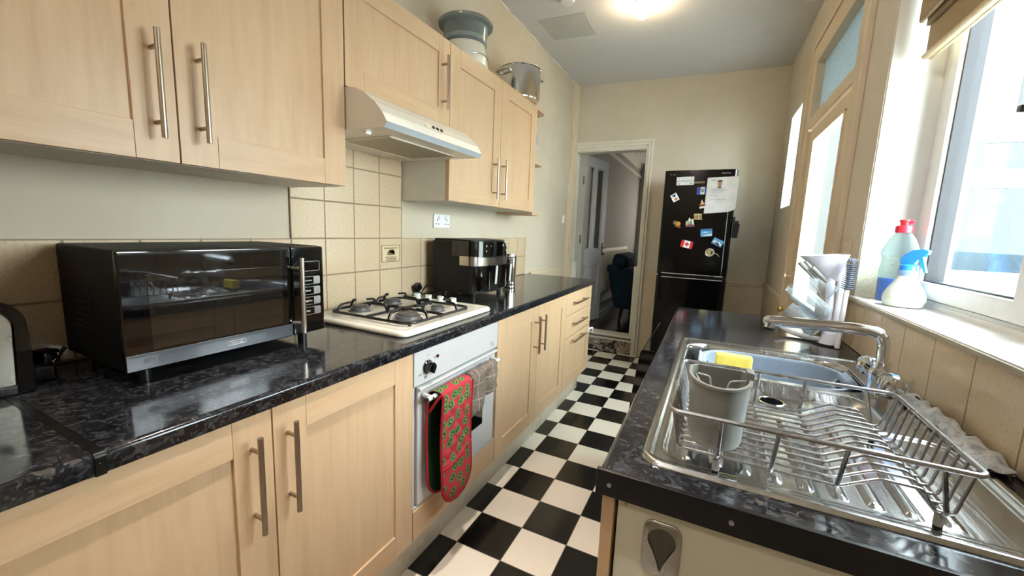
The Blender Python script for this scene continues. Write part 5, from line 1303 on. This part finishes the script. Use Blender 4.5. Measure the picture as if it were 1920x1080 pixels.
# ------------------------------------------------------------------ bamboo blind
bm_, nt, out = mk('bamboo'); bs = bsdf(nt, out, None, .6, spec=.3)
wv = N(nt, 'ShaderNodeTexWave', wave_type='BANDS', bands_direction='Z'); wv.inputs['Scale'].default_value = 75; wv.inputs['Distortion'].default_value = .6; L(nt, wcoords(nt), wv.inputs[0])
c = mixc(nt, wv.outputs['Fac'], lin('#8A7450'), lin('#BFA67E')); L(nt, mixc(nt, mathn(nt, 'MULTIPLY', noise(nt, wcoords(nt, (1, 3, 60)), 3, 3), .4), c, lin('#6F5B3E')), bs.inputs[0]); bump(nt, bs, wv.outputs['Fac'], .5, .002)
t = thing('bamboo_blind', 'rolled-up woven bamboo blind at the top of the kitchen window', 'blind', (2.0, 1.65, 1.885))
b = MB(); b.box(2.002, 2.010, .1+1.24, 2.436, 1.905, 2.31); b.box(1.992, 2.000, 1.34, 2.436, 1.985, 2.31); lo = b.build('slat_panel', bm_, t)
b = MB(); b.box(1.972, 1.984, 1.34, 2.440, 2.000, 2.31, .003); b.build('valance', bm_, t)
b = MB(); 
for x, z, r in ((2.001, 1.893, .008), (2.018, 1.888, .007), (1.980, 2.003, .006)): b.tube([(x, 1.34, z), (x, 2.440, z)], r, 10)
b.box(1.998, 2.022, 1.34, 2.438, 1.884, 1.897, .003); b.build('bottom_bar', plain('bar_bamboo', '#C9B68F', .5, var=.12, vs=40), t)
b = MB(); b.tube([(1.985, 2.452, 2.02 + k*.014 + .0) for k in range(20)], .0022, 6); [b.sphere((1.985, 2.452, 2.025+k*.0095), .0032, None, 6, 4) for k in range(28)]; b.build('bead_cord', WPLA, t)

# ------------------------------------------------------------------ ceiling things
CZ = ceil_z
def cpt(x, y, d=0): return (x, y, CZ(x)-d)
b = MB(); q = [(.134, 3.500), (.489, 3.511), (.477, 3.853), (.144, 3.835)]
b.loft([[cpt(x, y, -.002) for x, y in q], [cpt(x, y, .003) for x, y in q]]); tag(b.build('ceiling_panel', plain('panel_grey', '#BCBDB9', .6)), 'grey square patch panel on the ceiling', 'ceiling panel')
b = MB(); b.lathe([(.05, .0), (.05, -.018), (.042, -.030), (.001, -.032)], T(cpt(.433, 3.30, -.001)), 28); tag(b.build('smoke_detector', WPLA), 'round white smoke detector on the ceiling at the top edge', 'smoke detector')
def lamp(x, y, label, s, col='#FFE3C4'):
    z = CZ(x); t = thing('ceiling_light', label, 'light', (x, y, z), 'bare ceiling bulbs')
    b = MB(); b.lathe([(.05, .001), (.05, -.012), (.02, -.022), (.018, -.045), (.001, -.045)], T((x, y, z)), 24); b.build('rose', WPLA, t)
    b = MB(); b.lathe([(.012, -.02), (.018, -.028), (.036, -.044), (.045, -.066), (.040, -.088), (.024, -.104), (.001, -.110)], T((x, y, z)), 24); b.build('bulb', emit('bulb_glow', col, s), t)
lamp(.885, 3.50, 'lit ceiling bulb at the top edge of the picture', 130, '#FFE0B4')
lamp(.95, -.55, 'added fill bulb behind the camera', 430, '#FFF6EC')  # unseen bulb, added to lift the near end of the room
def spot(x, y, label, watts, aim=None):  # unseen fill lamps, added to brighten the aisle floor and sink side
    z = CZ(x); t = thing('fill_spotlight', label, 'light', (x, y, z), 'added fill spotlights')
    b = MB(); b.lathe([(.05, .0005), (.05, -.008), (.036, -.012), (.034, -.060), (.030, -.060), (.028, -.016), (.001, -.016)], T((x, y, z)), 24); b.build('housing', WPLA, t)
    l = bpy.data.lights.new('fill_beam', 'SPOT'); l.energy = watts; l.spot_size = math.radians(54); l.spot_blend = .5; l.shadow_soft_size = .03; l.color = lin('#FFF4EA')[:3]
    o = bpy.data.objects.new('fill_beam', l); COL.objects.link(o); o.parent = t; o.location = (0, 0, -.05)
    if aim: o.rotation_euler = (Vector(aim)-Vector((x, y, z-.05))).to_track_quat('-Z', 'Y').to_euler()
spot(.97, 1.55, 'added fill spotlight over the aisle beside the hob', 130)
spot(.97, .80, 'added fill spotlight over the aisle near the camera', 110)
spot(.70, 1.15, 'added fill spotlight turned towards the sink wall', 68, (1.95, 2.55, 1.55))
# ------------------------------------------------------------------ light and camera
w = bpy.data.worlds.new('sky'); SC.world = w; w.use_nodes = True
nt = w.node_tree; nt.nodes.clear()
o = nt.nodes.new('ShaderNodeOutputWorld'); bg = nt.nodes.new('ShaderNodeBackground')
tc = nt.nodes.new('ShaderNodeTexCoord'); sp = nt.nodes.new('ShaderNodeSeparateXYZ'); L(nt, tc.outputs['Generated'], sp.inputs[0])
c = ramp(nt, sp.outputs[2], [(0, lin('#EEEAEA')), (.25, lin('#F5F1F2')), (1, lin('#E8EAF4'))])
L(nt, c, bg.inputs[0]); bg.inputs[1].default_value = 36.0
L(nt, bg.outputs[0], o.inputs[0])
def portal(loc, rotz, sx, sy, roty=90):
    l = bpy.data.lights.new('window_portal', 'AREA'); l.shape = 'RECTANGLE'; l.size = sx; l.size_y = sy
    l.cycles.is_portal = True
    ob = bpy.data.objects.new('window_portal', l); COL.objects.link(ob); ob.location = loc
    ob.rotation_euler = (math.radians(roty), 0, math.radians(rotz))
#portal((XO+.02, (WY0+WY1)/2, (WZ0+WZ1)/2), 90, WY1-WY0, WZ1-WZ0)
#portal((XO+.02, (DY0+DY1)/2, 1.7), 90, DY1-DY0, 1.5)
#portal((XO+.02, (SY0+SY1)/2, (SZ0+SZ1)/2), 90, SY1-SY0, SZ1-SZ0)
#portal((3.65, 4.98, 1.6), 0, 1.4, 1.2, -90)

cam = bpy.data.cameras.new('camera'); co = bpy.data.objects.new('camera', cam); COL.objects.link(co)
yaw, pitch, roll, F = .45737, -.14292, .03831, 761.506
fw = Vector((-math.sin(yaw)*math.cos(pitch), math.cos(yaw)*math.cos(pitch), math.sin(pitch)))
rt = Vector((math.cos(yaw), math.sin(yaw), 0)); up = rt.cross(fw)
r2 = rt*math.cos(roll) + up*math.sin(roll); u2 = -rt*math.sin(roll) + up*math.cos(roll)
R3 = Matrix((r2, u2, -fw)).transposed()
co.matrix_world = Matrix.Translation((1.45096, .58146, 1.28512)) @ R3.to_4x4()
cam.sensor_width = 36; cam.lens = F/1920*36; cam.clip_start = .01; cam.clip_end = 100
SC.camera = co
vs = SC.view_settings
vs.view_transform = 'Standard'; vs.look = 'None'; vs.gamma = 1; vs.use_curve_mapping = False
vs.exposure = 0.1
